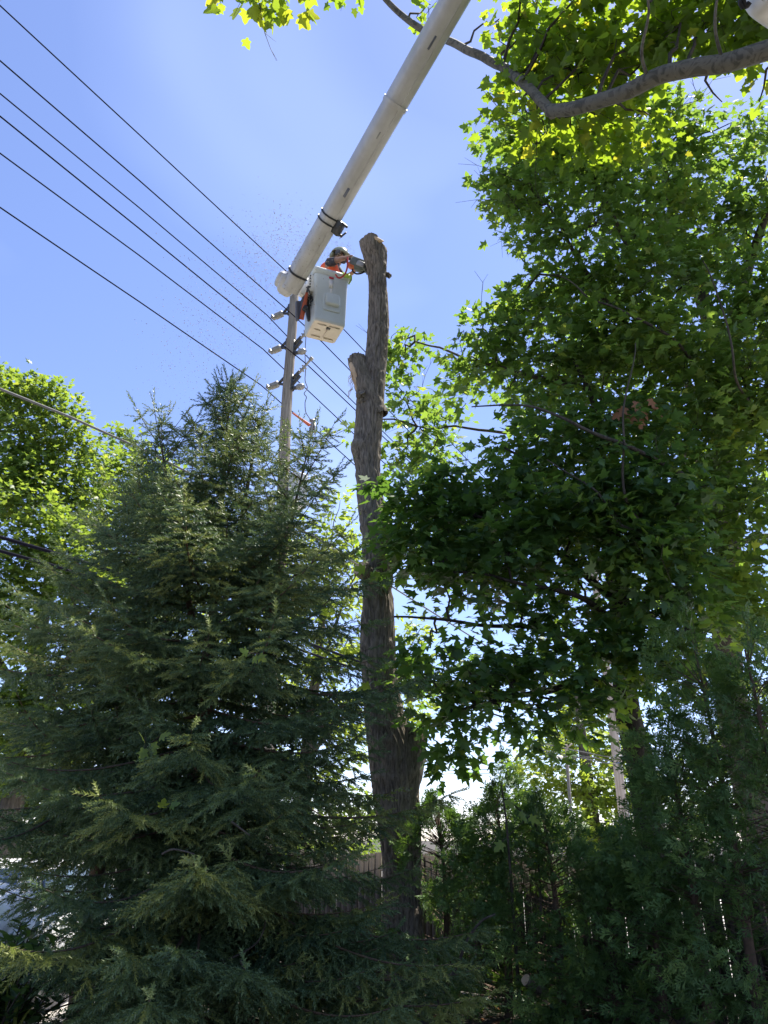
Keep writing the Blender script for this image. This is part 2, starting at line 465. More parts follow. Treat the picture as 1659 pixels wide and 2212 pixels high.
# ------------------------------------------------------------------ broadleaf tree
def broadleaf(name, label, base, trunk, limbs, blobs, mat, tmpl, size, per=14, spread=.3, dens=10.0, bark='maple_bark', group=None,
              singles=0, trunk_sides=14, twig_frac=.45, flat=.55, bare=0, seed=0, droop=.35, thin=.0):
    g = np.random.default_rng(seed + 100)
    root = empty(name, base, label, 'tree', group)
    tp = np.array([p for p, r in trunk]); tr = np.array([r for p, r in trunk])
    cp, cr = catmull(tp, tr, 8)
    cp = cp + (np.stack([vnoise(cp * 1.7, 3), vnoise(cp * 1.7, 4), vnoise(cp * 1.7, 5)], -1) - .5) * .06
    make('trunk', tube(cp, cr, trunk_sides), M[bark], root, True)
    anchors = list(cp[len(cp) // 4:])
    for pts, r0, r1 in limbs:
        q, qr = catmull(np.array(pts), np.linspace(r0, r1, len(pts)), 7)
        q = q + (np.stack([vnoise(q * 2.6, 13), vnoise(q * 2.6, 14), vnoise(q * 2.6, 15)], -1) - .5) * .10 * np.linspace(0, 1, len(q))[:, None]
        make('limb', tube(q, qr, 8), M[bark], root, True)
        anchors += list(q[2:])
    anchors = np.array(anchors)
    A, B, RA, RB = [], [], [], []
    pos, tip, nor = [], [], []
    for c, r in blobs:
        c = np.array(c, float)
        na = anchors[np.argmin(np.linalg.norm(anchors - c + np.array([0, 0, .5 * r]), axis=1))]
        # branch from the frame of the tree to the clump
        dv_ = c - na
        k = 6
        t = np.linspace(0, 1, k)[:, None]
        bp = na + dv_ * t + np.array([0, 0, .12]) * np.linalg.norm(dv_) * np.sin(t * math.pi) + (g.random((k, 3)) - .5) * .14 * np.sin(t * math.pi)
        rr = np.linspace(.012 + .012 * np.linalg.norm(dv_) ** .7, .008, k)
        A += list(bp[:-1]); B += list(bp[1:]); RA += list(rr[:-1]); RB += list(rr[1:])
        n = max(3, int(dens * r * r * (1 + .5 * r)))
        u = unit(g.normal(size=(n, 3)))
        sc_ = c + u * (r * g.random((n, 1)) ** .42) * np.array([1, 1, .78])
        sc_ = sc_[vnoise(sc_ * 1.35, 40 + seed) > thin]
        n = len(sc_)
        if n == 0: continue
        out = unit((sc_ - na) * np.array([1, 1, .5]) + .25 * g.normal(size=(n, 3)))
        out[:, 2] = np.clip(out[:, 2], -.5, .45)
        out = unit(out)
        side = unit(np.cross(out, np.array([0, 0, 1.0])))
        st = sc_ - out * spread * 1.2
        en = sc_ + out * spread * .9 + np.array([0, 0, -.05])
        keep = g.random(n) < twig_frac
        mid = bp[g.integers(2, k, n)]
        knee = (mid * .35 + st * .65) + (g.random((n, 3)) - .5) * .12
        A += list(mid[keep]); B += list(knee[keep]); RA += [.0075] * keep.sum(); RB += [.005] * keep.sum()
        A += list(knee[keep]); B += list(st[keep]); RA += [.005] * keep.sum(); RB += [.004] * keep.sum()
        A += list(st[keep]); B += list(en[keep]); RA += [.004] * keep.sum(); RB += [.002] * keep.sum()
        m = per
        tt = g.random((n, m))
        ss = np.where(g.random((n, m)) < .5, -1, 1) * g.random((n, m)) ** .6
        w = spread * (1.05 - .6 * np.abs(tt - .45))
        p = st[:, None] + (en - st)[:, None] * (tt * 1.05)[..., None] + side[:, None] * (ss * w)[..., None]
        p[..., 2] += -.10 * ss ** 2 * (spread / .3) + (g.random((n, m)) - .5) * .16 * (spread / .3)
        td = out[:, None] * (.35 + .5 * tt)[..., None] + side[:, None] * (ss * .9)[..., None] + np.array([0, 0, -droop]) + .3 * g.normal(size=(n, m, 3))
        no = np.array([0, 0, 1.0]) + out[:, None] * .3 + flat * g.normal(size=(n, m, 3))
        pos.append(p.reshape(-1, 3)); tip.append(td.reshape(-1, 3)); nor.append(no.reshape(-1, 3))
    pos = np.concatenate(pos); fr = frames(np.concatenate(tip), np.concatenate(nor))
    sc = size * (.5 + .75 * g.random(len(pos)))
    fr = fr * np.stack([.72 + .45 * g.random(len(pos)), np.ones(len(pos)), -1.2 + 4.2 * g.random(len(pos))], -1)[:, :, None]
    var = np.clip(.25 + .5 * vnoise(pos * .9, 21 + seed) + .35 * (g.random(len(pos)) - .5), 0, 1) ** 1.2
    var = np.where(g.random(len(pos)) < .04, 1, var)
    for _ in range(bare):                # a few leafless twigs
        c, r = blobs[g.integers(len(blobs))]
        s = np.array(c) + unit(g.normal(size=3)) * r * .6
        d = unit(g.normal(size=3) * [1, 1, .5])
        for q in range(4):
            e = s + d * .22 + g.normal(size=3) * .05
            A.append(s); B.append(e); RA.append(.006 - .001 * q); RB.append(.005 - .001 * q)
            A.append(s); B.append(s + unit(d + g.normal(size=3) * .7) * .2); RA.append(.003); RB.append(.0015)
            s = e
    tw = make('twigs', [prisms(A, B, np.array(RA), np.array(RB))], M['twig'], root, True)
    tag(tw, kind='stuff')
    idx = np.zeros(len(pos), bool)
    if singles:
        x, y, dd = proj(pos)
        ok = (x > 20) & (x < 1640) & (y > 15) & (y < 2190) & (dd > 1)
        score = np.where(ok, sc / dd, 0)
        idx[np.argsort(-score)[:singles]] = True
        bank = []
        for q in np.linspace(.15, .95, 7):
            bank.append(mesh_of('leaf', [tmpl], mat, False, np.full(len(tmpl[0]), q)))
        org = ORG[root.name]
        for i in np.nonzero(idx)[0]:
            o = bpy.data.objects.new('leaf', bank[int(min(6, var[i] * 7))])
            COL.objects.link(o)
            o.parent = root
            mt = Matrix.Identity(4)
            f = fr[i] * sc[i]
            for a in range(3):
                for b in range(3): mt[b][a] = f[a][b]
                mt[a][3] = pos[i][a] - org[a]
            o.matrix_local = mt
    k = ~idx
    tm2 = LITE if tmpl is MAPLE else tmpl
    cr_ = make('crown', [scatter(*tm2, pos[k], fr[k], sc[k])], mat, root, False, np.repeat(var[k], len(tm2[0])))
    print(name, len(pos), 'leaves')
    tag(cr_, kind='stuff')
    return root
def bl(*a):
    return [(P(px, py, d), r) for px, py, d, r in a]

# the tall maple on the right
broadleaf('maple_tree', 'tall maple with grey trunk near the right edge and high open sunlit crown', (5.15, 11.2, 0),
          [((5.15, 11.2, -.1), .26), (P(1578, 1500, 11.3), .22), (P(1575, 1250, 11.4), .19), (P(1562, 1000, 11.6), .17), (P(1572, 780, 11.8), .15), (P(1520, 660, 12), .12), (P(1450, 450, 12.3), .07), (P(1420, 250, 12.5), .03)],
          [([P(1575, 790, 11.8), P(1600, 650, 11.8), P(1640, 500, 12), P(1700, 350, 12)], .11, .04),
           ([P(1540, 1010, 11.4), P(1400, 930, 10.8), P(1280, 850, 10.5), P(1100, 800, 10.6), P(900, 740, 12)], .07, .012),
           ([P(1560, 900, 11.6), P(1350, 700, 11), P(1250, 560, 10.8), P(1180, 440, 10.8)], .06, .015),
           ([P(1570, 850, 11.6), P(1450, 700, 11.3), P(1330, 480, 11.2), P(1260, 330, 11.4)], .055, .015),
           ([P(1545, 1020, 11.4), P(1300, 960, 11.4), P(1060, 930, 12), P(900, 920, 12.3)], .05, .01),
           ([P(1570, 1000, 11.4), P(1650, 900, 10.8), P(1720, 700, 10.8)], .07, .03),
           ([P(1575, 1180, 11.2), P(1640, 1160, 10.6), P(1720, 1150, 10)], .05, .03),
           ([P(1560, 1080, 11.2), P(1500, 1040, 9.4), P(1400, 985, 8.9), P(1280, 935, 8.8), P(1160, 880, 9.0), P(1020, 880, 9.6)], .04, .008),
           ([P(1570, 1230, 11.2), P(1500, 1190, 9.2), P(1420, 1165, 8.7), P(1340, 1130, 8.6), P(1280, 1050, 8.7), P(1180, 1000, 8.9)], .034, .007),
           ([P(1500, 1190, 9.2), P(1370, 1110, 8.7), P(1345, 990, 8.7), P(1350, 860, 8.9), P(1375, 740, 9.2)], .022, .007),
           ([P(1640, 900, 10.8), P(1590, 820, 9.4), P(1570, 700, 9.3), P(1520, 560, 9.6)], .02, .007),
           ([P(1560, 900, 11.4), P(1480, 760, 10.0), P(1400, 700, 9.8), P(1300, 650, 9.9), P(1200, 600, 10.2)], .03, .008)],
          bl((1420, 235, 11.2, .5), (1500, 255, 11.6, .5), (1580, 265, 11.6, .5), (1645, 285, 12, .45), (1450, 330, 12, .5), (1540, 360, 12.3, .5), (1640, 370, 12, .45), (1400, 390, 11.8, .5), (1480, 450, 12, .5), (1560, 470, 12.2, .45), (1640, 520, 12, .5), (1090, 300, 11.6, .45), (1150, 330, 11.6, .55), (1220, 270, 11.8, .6), (1320, 300, 11.8, .6), (1085, 400, 11.2, .38), (1560, 700, 11, .7), (1280, 700, 10.8, .7), (1420, 700, 10.8, .7), (1560, 880, 10.5, .6), (1130, 400, 11, .55), (1210, 340, 11.3, .6), (1300, 360, 11.3, .7), (1290, 480, 11, .9), (1165, 490, 10.8, .45), (1110, 450, 11, .38), (1420, 480, 11.5, .8),
             (1610, 420, 12, .45), (1195, 640, 11, .55), (1120, 640, 11, .35), (1050, 690, 10.8, .3), (1270, 600, 11, .8), (1380, 620, 11, .9), (1500, 600, 11.5, .6), (1620, 620, 11, .8),
             (1110, 700, 10.8, .5), (1060, 750, 10.8, .45), (1000, 770, 10.9, .35), (1200, 760, 10.5, .8), (1320, 760, 10.4, .9), (1450, 780, 10.4, .9), (1600, 780, 10.4, .9), (1640, 920, 10.3, .8),
             (1500, 920, 10.2, .8), (1380, 880, 10.2, .6), (1600, 1050, 10, .8), (1500, 1080, 10, .7), (1640, 1200, 9.8, .7), (1480, 1230, 10, .7), (1580, 1300, 9.6, .6), (1650, 1350, 9.4, .5),
             (1100, 840, 10.8, .55), (1000, 850, 11, .4), (880, 730, 12.5, .32), (860, 790, 12.5, .33), (880, 860, 12.5, .35), (905, 930, 12.4, .42), (760, 915, 12.6, .28), (950, 890, 12.2, .3), (860, 1000, 12.2, .35), (930, 990, 12, .4),
             (1760, 700, 11, 1.1), (1800, 450, 11.5, 1.1), (1780, 1000, 10.4, 1.0), (1900, 800, 11, 1.2), (1560, 520, 12.2, .6)),
          M['maple_leaf'], MAPLE, .138, 15, .29, 60, singles=300, bare=80, seed=1, twig_frac=.22, thin=.30)

# the darker maple behind the fence
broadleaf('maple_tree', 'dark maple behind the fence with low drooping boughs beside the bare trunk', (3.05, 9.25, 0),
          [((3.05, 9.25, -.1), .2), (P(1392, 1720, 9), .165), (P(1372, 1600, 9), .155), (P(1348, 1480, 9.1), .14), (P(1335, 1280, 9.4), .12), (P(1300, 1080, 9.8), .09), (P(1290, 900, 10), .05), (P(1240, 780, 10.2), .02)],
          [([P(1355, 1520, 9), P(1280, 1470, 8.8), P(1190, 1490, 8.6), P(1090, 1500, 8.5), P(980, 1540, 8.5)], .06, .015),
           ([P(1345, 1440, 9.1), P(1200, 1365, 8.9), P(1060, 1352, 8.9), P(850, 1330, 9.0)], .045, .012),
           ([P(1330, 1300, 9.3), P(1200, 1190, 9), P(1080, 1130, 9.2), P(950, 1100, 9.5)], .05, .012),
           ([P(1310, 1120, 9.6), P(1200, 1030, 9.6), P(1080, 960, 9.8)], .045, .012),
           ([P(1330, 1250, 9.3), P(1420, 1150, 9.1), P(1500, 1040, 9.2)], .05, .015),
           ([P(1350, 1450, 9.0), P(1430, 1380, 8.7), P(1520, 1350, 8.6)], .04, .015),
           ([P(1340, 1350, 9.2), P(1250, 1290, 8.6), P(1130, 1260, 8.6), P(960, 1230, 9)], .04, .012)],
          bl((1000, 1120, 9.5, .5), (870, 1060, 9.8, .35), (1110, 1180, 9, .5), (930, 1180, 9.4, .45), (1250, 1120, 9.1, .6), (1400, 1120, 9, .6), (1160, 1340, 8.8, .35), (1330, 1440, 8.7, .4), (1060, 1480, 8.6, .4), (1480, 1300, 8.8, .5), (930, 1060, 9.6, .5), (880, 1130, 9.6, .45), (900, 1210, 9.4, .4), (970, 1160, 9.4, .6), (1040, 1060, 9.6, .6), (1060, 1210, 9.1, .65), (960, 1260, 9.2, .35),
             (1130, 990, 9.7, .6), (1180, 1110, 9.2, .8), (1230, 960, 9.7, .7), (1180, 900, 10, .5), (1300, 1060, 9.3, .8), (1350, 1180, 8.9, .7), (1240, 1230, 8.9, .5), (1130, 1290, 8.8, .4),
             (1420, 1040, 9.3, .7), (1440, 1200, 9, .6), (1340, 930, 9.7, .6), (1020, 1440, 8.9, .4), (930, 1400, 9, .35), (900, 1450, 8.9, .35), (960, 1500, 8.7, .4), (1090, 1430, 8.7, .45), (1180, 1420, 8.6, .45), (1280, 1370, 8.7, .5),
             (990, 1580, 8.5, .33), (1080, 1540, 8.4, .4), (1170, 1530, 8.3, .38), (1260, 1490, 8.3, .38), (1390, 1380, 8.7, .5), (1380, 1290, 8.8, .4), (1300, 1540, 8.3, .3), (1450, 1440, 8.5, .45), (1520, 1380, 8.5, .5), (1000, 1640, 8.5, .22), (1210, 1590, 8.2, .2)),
          M['dark_shaded_leaf'], MAPLE, .146, 15, .29, 66, bark='shaded_bark', singles=300, bare=25, seed=2, twig_frac=.16, thin=.20)

# plane tree: its limb hangs into the picture from the right
broadleaf('plane_tree', 'plane tree with mottled pale limb reaching across the top right', (5.6, 3.6, 0),
          [((5.6, 3.6, -.1), .34), ((5.5, 3.7, 3), .28), ((5.4, 3.9, 6), .24), ((5.2, 4.3, 8.2), .2), ((5.3, 4.6, 10.5), .15), ((5.2, 4.8, 13), .08)],
          [([(5.25, 4.2, 7.7), P(1800, 75, 7.5), P(1659, 108, 7.6), P(1560, 132, 7.8), P(1480, 150, 8.0), P(1400, 170, 8.2), P(1320, 205, 8.5), P(1240, 238, 8.9), P(1186, 243, 9.2)], .105, .075),
           ([P(1196, 246, 9.18), P(1165, 215, 9.35), P(1120, 170, 9.7), P(1030, 115, 10.4), P(950, 82, 10.9), P(880, 42, 11.1), P(825, -10, 11.2), P(760, -90, 11.0), P(650, -130, 9.5), P(560, -70, 7.9)], .072, .026),
           ([P(1400, 172, 8.2), P(1385, 110, 8.0), P(1400, 20, 7.8), P(1380, -80, 7.6)], .02, .01),
           ([P(1560, 130, 7.8), P(1545, 50, 7.6), P(1560, -60, 7.4)], .02, .01)],
          bl((1080, 40, 10.8, .26), (1100, 160, 10.2, .25), (1150, 50, 10.2, .42), (1200, 150, 9.9, .42), (1120, 240, 9.8, .28), (1230, 50, 9.6, .48), (1270, 150, 9.6, .42), (1330, 90, 9.3, .46), (1400, 60, 9.2, .46),
             (1420, 140, 9.4, .40), (1480, 50, 9.0, .46), (1540, 80, 9.0, .40), (1600, 60, 8.9, .42), (1640, 20, 8.8, .42), (1250, 290, 9.9, .36), (1180, 290, 9.9, .3), (1420, 260, 9.6, .34), (1560, 220, 9.3, .34), (1640, 220, 9.2, .34), (1330, 270, 9.7, .34),
             (930, 10, 11.2, .14), (560, -38, 7.8, .12), (600, -34, 7.8, .10), (525, -38, 7.8, .09), (745, -45, 10.8, .13), (1300, -60, 9.2, .5), (1500, -80, 8.8, .5), (1650, -60, 8.6, .5), (1150, -80, 9.6, .45),
             (1800, 0, 8.2, .7), (1800, -250, 8.0, .8), (1500, -300, 8.4, .8)),
          M['plane_leaf'], PLANE, .145, 12, .28, 66, bark='plane_bark', singles=300, trunk_sides=18, bare=12, seed=3, thin=.27)

# trees on the left and behind
broadleaf('maple_tree', 'sunlit bright green maple at the left edge behind the spruces', (-8.5, 18.5, 0),
          [((-8.5, 18.5, -.1), .3), ((-8.4, 18.6, 3), .25), ((-8.5, 18.7, 6), .18), ((-8.6, 18.8, 9), .09)],
          [([(-8.4, 18.6, 3.5), (-7.5, 17.8, 5), (-6.8, 17, 6)], .1, .03), ([(-8.5, 18.6, 4.5), (-9.4, 18, 6), (-10, 17.5, 7.2)], .1, .03)],
          bl((20, 1560, 17.5, .8), (110, 1560, 17.8, .8), (30, 1650, 17.5, .8), (190, 1400, 18.5, .8), (200, 1520, 18.5, .8), (120, 1660, 18, .8), (20, 1340, 17.6, .7), (-40, 1300, 17.6, 1.0), (-50, 1500, 17.5, 1.0), (60, 820, 20.3, .5), (110, 840, 20.3, .5), (-20, 830, 20.3, .8), (70, 1000, 19.4, .8), (160, 1080, 19.5, .7), (70, 1060, 18.6, .8), (80, 1180, 17.8, .7), (160, 1240, 18, .7), (30, 860, 20, .75), (100, 870, 20.3, .75), (140, 900, 20, .5), (40, 940, 19.6, .9), (120, 950, 19.8, .85), (180, 970, 20, .6), (20, 1030, 19, .9), (110, 1040, 19.4, .9), (200, 1050, 20, .7), (-60, 900, 20, 1.2), (-60, 1050, 19, 1.2),
             (40, 1100, 18, .8), (120, 1130, 18, .8), (30, 1190, 17.6, .8), (110, 1220, 17.8, .8), (190, 1150, 19, .7), (30, 1280, 17.6, .8), (140, 1310, 18, .8), (50, 1390, 17.6, .8), (230, 1240, 19, .8), (20, 1480, 17.5, .7), (130, 1480, 18, .8)),
          M['bright_leaf'], STAR, .16, 13, .33, 66, seed=4, twig_frac=.05, thin=.24)
broadleaf('maple_tree', 'yellow green maple crown showing between the left maple and the tall spruce', (-6.7, 22, 0),
          [((-6.7, 22, -.1), .25), ((-6.7, 22, 4), .2), ((-6.6, 22, 8), .07)], [([(-6.7, 22, 4), (-7.4, 21.5, 5.5), (-8, 21, 6.6)], .08, .03)],
          bl((270, 940, 23, .5), (220, 1010, 22, .6), (300, 1000, 22.5, .6), (330, 1090, 22, .7), (200, 1130, 22, .8), (250, 1000, 22, .7), (290, 960, 23, .5), (240, 1070, 22, .8), (310, 1040, 22.5, .8), (290, 1130, 22, .8), (350, 1010, 23, .5), (360, 1120, 22.5, .9), (280, 1240, 22, .9), (400, 1250, 22, 1.0), (330, 1350, 22, 1.0), (260, 1450, 21, 1), (400, 1450, 22, 1), (300, 1560, 21, 1), (150, 1600, 21, 1), (60, 1620, 21, 1.1), (200, 1720, 21, 1), (60, 1740, 21, 1)),
          M['bright_leaf'], STAR, .18, 13, .35, 40, seed=5, twig_frac=.08)
broadleaf('ash_tree', 'pale feathery green tree behind the bare trunk and utility pole', (-2.6, 26, 0),
          [((-2.6, 26, -.1), .28), ((-2.5, 26, 4), .22), ((-2.2, 26, 8), .14), ((-2, 26, 10.5), .05)],
          [([(-2.4, 26, 6), (-1.6, 25.5, 8.5), (-1.0, 25.3, 10)], .08, .02), ([(-2.5, 26, 4), (-1, 25.5, 5.6), (.5, 25.2, 6.5)], .08, .03)],
          bl((735, 1080, 27, .5), (700, 1130, 27, .7), (755, 1150, 27, .6), (730, 1210, 26.5, .9), (660, 1200, 27, .9), (690, 1290, 26, 1.0), (760, 1290, 26, .7), (620, 1300, 27, 1), (560, 1230, 27, 1), (880, 1360, 26, .6), (920, 1350, 26, .4), (870, 1440, 26, .8),
             (760, 1400, 26, .9), (690, 1420, 26, 1), (740, 1540, 26, 1.1), (660, 1540, 26, 1.2), (890, 1520, 26, .8), (560, 1450, 27, 1.2), (500, 1350, 27, 1.1), (760, 1620, 25, .7), (600, 1650, 26, 1), (690, 1690, 25, .9)),
          M['pale_leaf'], OVAL, .26, 14, .42, 24, seed=6, twig_frac=.2, flat=.9)
F1 = [(1125, 1650, 33, .8), (1180, 1620, 33, 1.0), (1240, 1590, 34, 1.1), (1300, 1610, 34, 1.0), (1150, 1720, 32, 1.1), (1220, 1690, 32, 1.2), (1300, 1700, 32, 1.2), (1350, 1650, 33, 1.0), (1370, 1730, 32, 1.0), (1190, 1780, 31, 1.3), (1290, 1790, 31, 1.4), (1110, 1780, 31, .8), (1240, 1520, 35, .9), (1330, 1540, 35, .9)]
broadleaf('maple_tree', 'yellow green sunlit tree far off through the gap beside the far pole', (8.6, 34, 0),
          [((8.6, 34, -.1), .35), ((8.5, 34, 4), .25), ((8.4, 34, 8), .1)], [([(8.6, 34, 3), (10, 33.5, 5), (11, 33, 6)], .1, .04)],
          bl(*F1), M['pale_leaf'], STAR, .27, 12, .45, 24, seed=7, twig_frac=.2)
broadleaf('maple_tree', 'shaded green tree far off at the right edge behind the cedars', (17.5, 30, 0),
          [((17.5, 30, -.1), .35), ((17.4, 30, 4), .25), ((17.3, 30, 8), .1)], [([(17.5, 30, 3), (16, 29.5, 5), (15, 29, 6)], .1, .04)],
          bl((1450, 1700, 30, 1.1), (1520, 1640, 31, 1.2), (1600, 1600, 31, 1.3), (1650, 1700, 30, 1.4), (1560, 1740, 30, 1.3), (1700, 1600, 31, 1.5), (1480, 1780, 29, 1.2), (1640, 1500, 32, 1.1), (1700, 1750, 29, 1.4)),
          M['bright_leaf'], STAR, .27, 12, .45, 18, seed=8, twig_frac=.2)
broadleaf('maple_tree', 'shaded bushy tree behind the driveway at the lower left', (-11.5, 22, 0),
          [((-11.5, 22, -.1), .3), ((-11.5, 22, 3), .22), ((-11.4, 22, 6), .1)], [([(-11.5, 22, 2), (-10.4, 21.5, 3.2), (-9.5, 21, 4)], .08, .03)],
          bl((-50, 1600, 21, 1.4), (30, 1700, 21, 1.1), (130, 1750, 21, 1.1), (230, 1780, 21, 1.0), (-60, 1760, 21, 1.3), (330, 1700, 22, 1.1), (420, 1750, 22, 1.1), (60, 1810, 20, .8), (190, 1830, 20, .7), (520, 1760, 23, 1.1), (620, 1780, 24, 1.0), (720, 1780, 24, 1.0), (790, 1740, 24, .8), (560, 1680, 24, .9), (440, 1640, 23, .9), (-60, 1880, 20, 1.2), (60, 1880, 20, .8), (330, 1830, 20, .8), (450, 1840, 20, .8), (580, 1850, 20, .8), (700, 1850, 20, .8), (800, 1840, 20, .7)),
          M['bright_leaf'], STAR, .22, 12, .4, 26, seed=9, twig_frac=.2)

# ------------------------------------------------------------------ conifers
def shoot_template(n=22, w=.034, L0=.21):
    g = np.random.default_rng(5)
    V, F = [], []
    for i in range(n):
        t = (i + .5) / n
        a = i * 2.39996
        rad = np.array([math.cos(a), 0, math.sin(a)])
        tg = np.array([-math.sin(a), 0, math.cos(a)])
        b = np.array([0, t, 0])
        ln = L0 * (.8 + .4 * g.random()) * (1 - .25 * t)
        tipv = b + rad * ln * .75 + np.array([0, ln * .8, 0])
        k = len(V)
        V += [b - tg * w, b + tg * w, tipv]
        F.append([k, k + 1, k + 2])
    return np.array(V, float), np.array(F)
SHOOT = shoot_template()
SHOOT_LOW = shoot_template(9, .07, .26)
def spruce(name, label, base, leaders, seed, keep_back=.6, tips=(), first_h=.12):
    g = np.random.default_rng(seed)
    root = empty(name, base, label, 'spruce')
    pos, dr, ln, var, low = [], [], [], [], []
    A, B, RA, RB = [], [], [], []
    first = True
    for (x0, y0, x1, y1, z0, z1, prof, gap) in leaders:
        r0 = .10 if first else .035
        zz = np.linspace(z0, z1, 24)
        lx = np.interp(zz, [z0, z1], [x0, x1]); ly = np.interp(zz, [z0, z1], [y0, y1])
        make('trunk' if first else 'leader_stem', tube(np.stack([lx, ly, zz], -1), np.linspace(r0, .006, 24), 9), M['spruce_bark'], root, True)
        h = first_h if first else z0 + .1
        todo = list(tips) if first else []
        first = False
        az = g.random() * 6
        while h < z1 - .02 or todo:
            if todo:                     # the long boughs that reach out towards the garden
                tp = np.array(todo.pop())
                hb = max(.25, tp[2] + .12)
                o = np.array([np.interp(hb, zz, lx), np.interp(hb, zz, ly), hb])
                d = (tp - o) * [1, 1, 0]
                L = np.linalg.norm(d); d = d / L
                up, f, back = (tp[2] - hb) / L + .06, .3, False
            else:
                f = (h - z0) / (z1 - z0)
                L = np.interp(h, [a for a, _ in prof], [b for _, b in prof]) * (.62 + .6 * g.random())
                az += 2.39996 + .3 * g.normal()
                d = np.array([math.cos(az), math.sin(az), 0])
                h += gap * (.6 + .8 * g.random()) * np.interp(h / z1, [0, .8, 1], [1, 1.15, 1.1])
                if h < 2.0 and d[0] < -.55: L *= .62
                back = d[1] > .35 and L > .4
                if back and g.random() > keep_back: continue
                o = np.array([np.interp(h, zz, lx), np.interp(h, zz, ly), h])
                up = np.interp(h, [0, z1 * .45, z1 * .8, z1], [-.12, .0, .30, 1.1]) + .1 * g.normal()
            n = max(5, int(L / .11))
            t = np.linspace(0, 1, n)
            sag = -.32 * L * (t ** 1.3) * np.interp(h, [0, z1 * .8, z1], [1, .7, .0]) + .26 * L * t ** 3
            swing = np.cross(d, [0, 0, 1.]) * (g.normal() * .12)
            bp = o + d * (L * t)[:, None] * .98 + swing * (L * t ** 2)[:, None]
            bp[:, 2] += up * L * t + sag
            rr = np.interp(t, [0, 1], [.005 + .008 * L, .003])
            A += list(bp[:-1]); B += list(bp[1:]); RA += list(rr[:-1]); RB += list(rr[1:])
            T = unit(np.gradient(bp, axis=0))
            tone = np.clip(.3 + .22 * g.normal() + (.22 if L > 2.2 else 0), 0, .85)  # long boughs get a yellower tone, standing in for sun on them
            S = np.arange(.08 * L + .03, L, .10)
            for s in S:
                tt = s / L
                c = np.array([np.interp(tt, t, bp[:, k]) for k in range(3)])
                td = unit(np.array([np.interp(tt, t, T[:, k]) for k in range(3)]))
                sd = unit(np.cross(td, [0, 0, 1.]))
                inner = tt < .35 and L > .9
                for sg in (-1, 1):
                    if inner and g.random() < .15: continue
                    l = min(.46, .55 * (L - s) + .10) * (.65 + .6 * g.random())
                    bd = unit(td * .6 + sd * sg * (.72 + .2 * g.random()) + np.array([0, 0, -.18 - .42 * (1 - f) * g.random()]) + .10 * g.normal(size=3))
                    k = max(1, int(l / .13))
                    sdn = unit(np.cross(bd, [0, 0, 1.]))
                    for q in range(k):
                        pp = c + bd * (l * q / k)
                        for s2 in ((-1, 1, 0) if q < k - 1 else (-1, 1, 0, 0)):
                            if s2 and g.random() < .25: continue
                            dd = unit(bd * (1 if s2 == 0 else .75) + sdn * s2 * .7 + np.array([0, 0, -.14]) + .14 * g.normal(size=3))
                            pos.append(pp); dr.append(dd); ln.append(.12 + .075 * g.random()); low.append(back or inner)
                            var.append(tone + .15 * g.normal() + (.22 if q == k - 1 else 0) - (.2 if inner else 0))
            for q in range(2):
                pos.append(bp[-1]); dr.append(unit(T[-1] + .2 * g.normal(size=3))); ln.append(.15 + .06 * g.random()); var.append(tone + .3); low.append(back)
        for q in range(9):
            pos.append(np.array([x1, y1, z1 - .045 * q])); dr.append(unit(np.array([.18 * g.normal(), .18 * g.normal(), 1]))); ln.append(.17); var.append(.4); low.append(False)
    pos = np.array(pos); dr = np.array(dr); ln = np.array(ln); low = np.array(low)
    fr = frames(dr, np.array([0, 0, 1.]) + .4 * g.normal(size=dr.shape))
    v = np.clip(np.array(var), 0, 1)
    tag(make('branches', [prisms(A, B, np.array(RA), np.array(RB))], M['spruce_bark'], root, True), kind='stuff')
    hi = ~low
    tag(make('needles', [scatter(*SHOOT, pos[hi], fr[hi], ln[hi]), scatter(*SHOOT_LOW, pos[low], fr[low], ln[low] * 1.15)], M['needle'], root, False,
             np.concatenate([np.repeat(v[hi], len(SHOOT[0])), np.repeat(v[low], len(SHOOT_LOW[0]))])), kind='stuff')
    print(name, len(pos), 'shoots', low.sum())
    return root
spruce('spruce_tree', 'tall dark spruce with several leaders in front of the utility pole', (-1.62, 7.3, 0),
       [(-1.62, 7.3, -1.70, 7.3, -.1, 6.28, [(0, 2.35), (.8, 2.3), (2, 2.05), (3.2, 1.75), (4.0, 1.35), (4.7, .85), (5.3, .42), (5.75, .26), (6.28, .04)], .025),
        (-1.85, 7.2, -2.42, 7.25, 3.6, 5.68, [(3.6, .3), (4.6, .8), (5.1, .55), (5.68, .06)], .06),
        (-1.5, 7.35, -1.38, 7.4, 4.4, 5.8, [(4.4, .5), (5.2, .5), (5.8, .06)], .065),
        (-1.2, 7.1, -.78, 7.1, 3.0, 5.42, [(3.0, .4), (4.2, .72), (4.9, .5), (5.45, .06)], .06)], 31,
       tips=[P(*q) for q in ((660, 1850, 4.9), (560, 1865, 4.6), (470, 1885, 4.6), (330, 1890, 4.6), (215, 1925, 4.7), (430, 2060, 4.4), (540, 2050, 4.5), (640, 2085, 4.6), (740, 2110, 5.0), (800, 1620, 6.4), (820, 1765, 6.3), (650, 1690, 5.2), (520, 1660, 5.0), (250, 1720, 5.0), (850, 1960, 5.9), (130, 2080, 4.6), (90, 1990, 5.2), (200, 2010, 5.0), (300, 2120, 4.4), (790, 1790, 6.3), (730, 1720, 6.2), (800, 1880, 6.1), (860, 2040, 5.7), (920, 2130, 5.6), (780, 1590, 6.0), (700, 1830, 5.9), (760, 1855, 6.0), (690, 1920, 5.6), (760, 1960, 5.6), (820, 1965, 5.9), (700, 2010, 5.3), (880, 2010, 5.9), (830, 1250, 7.4), (810, 1330, 7.3), (840, 1420, 7.1))])
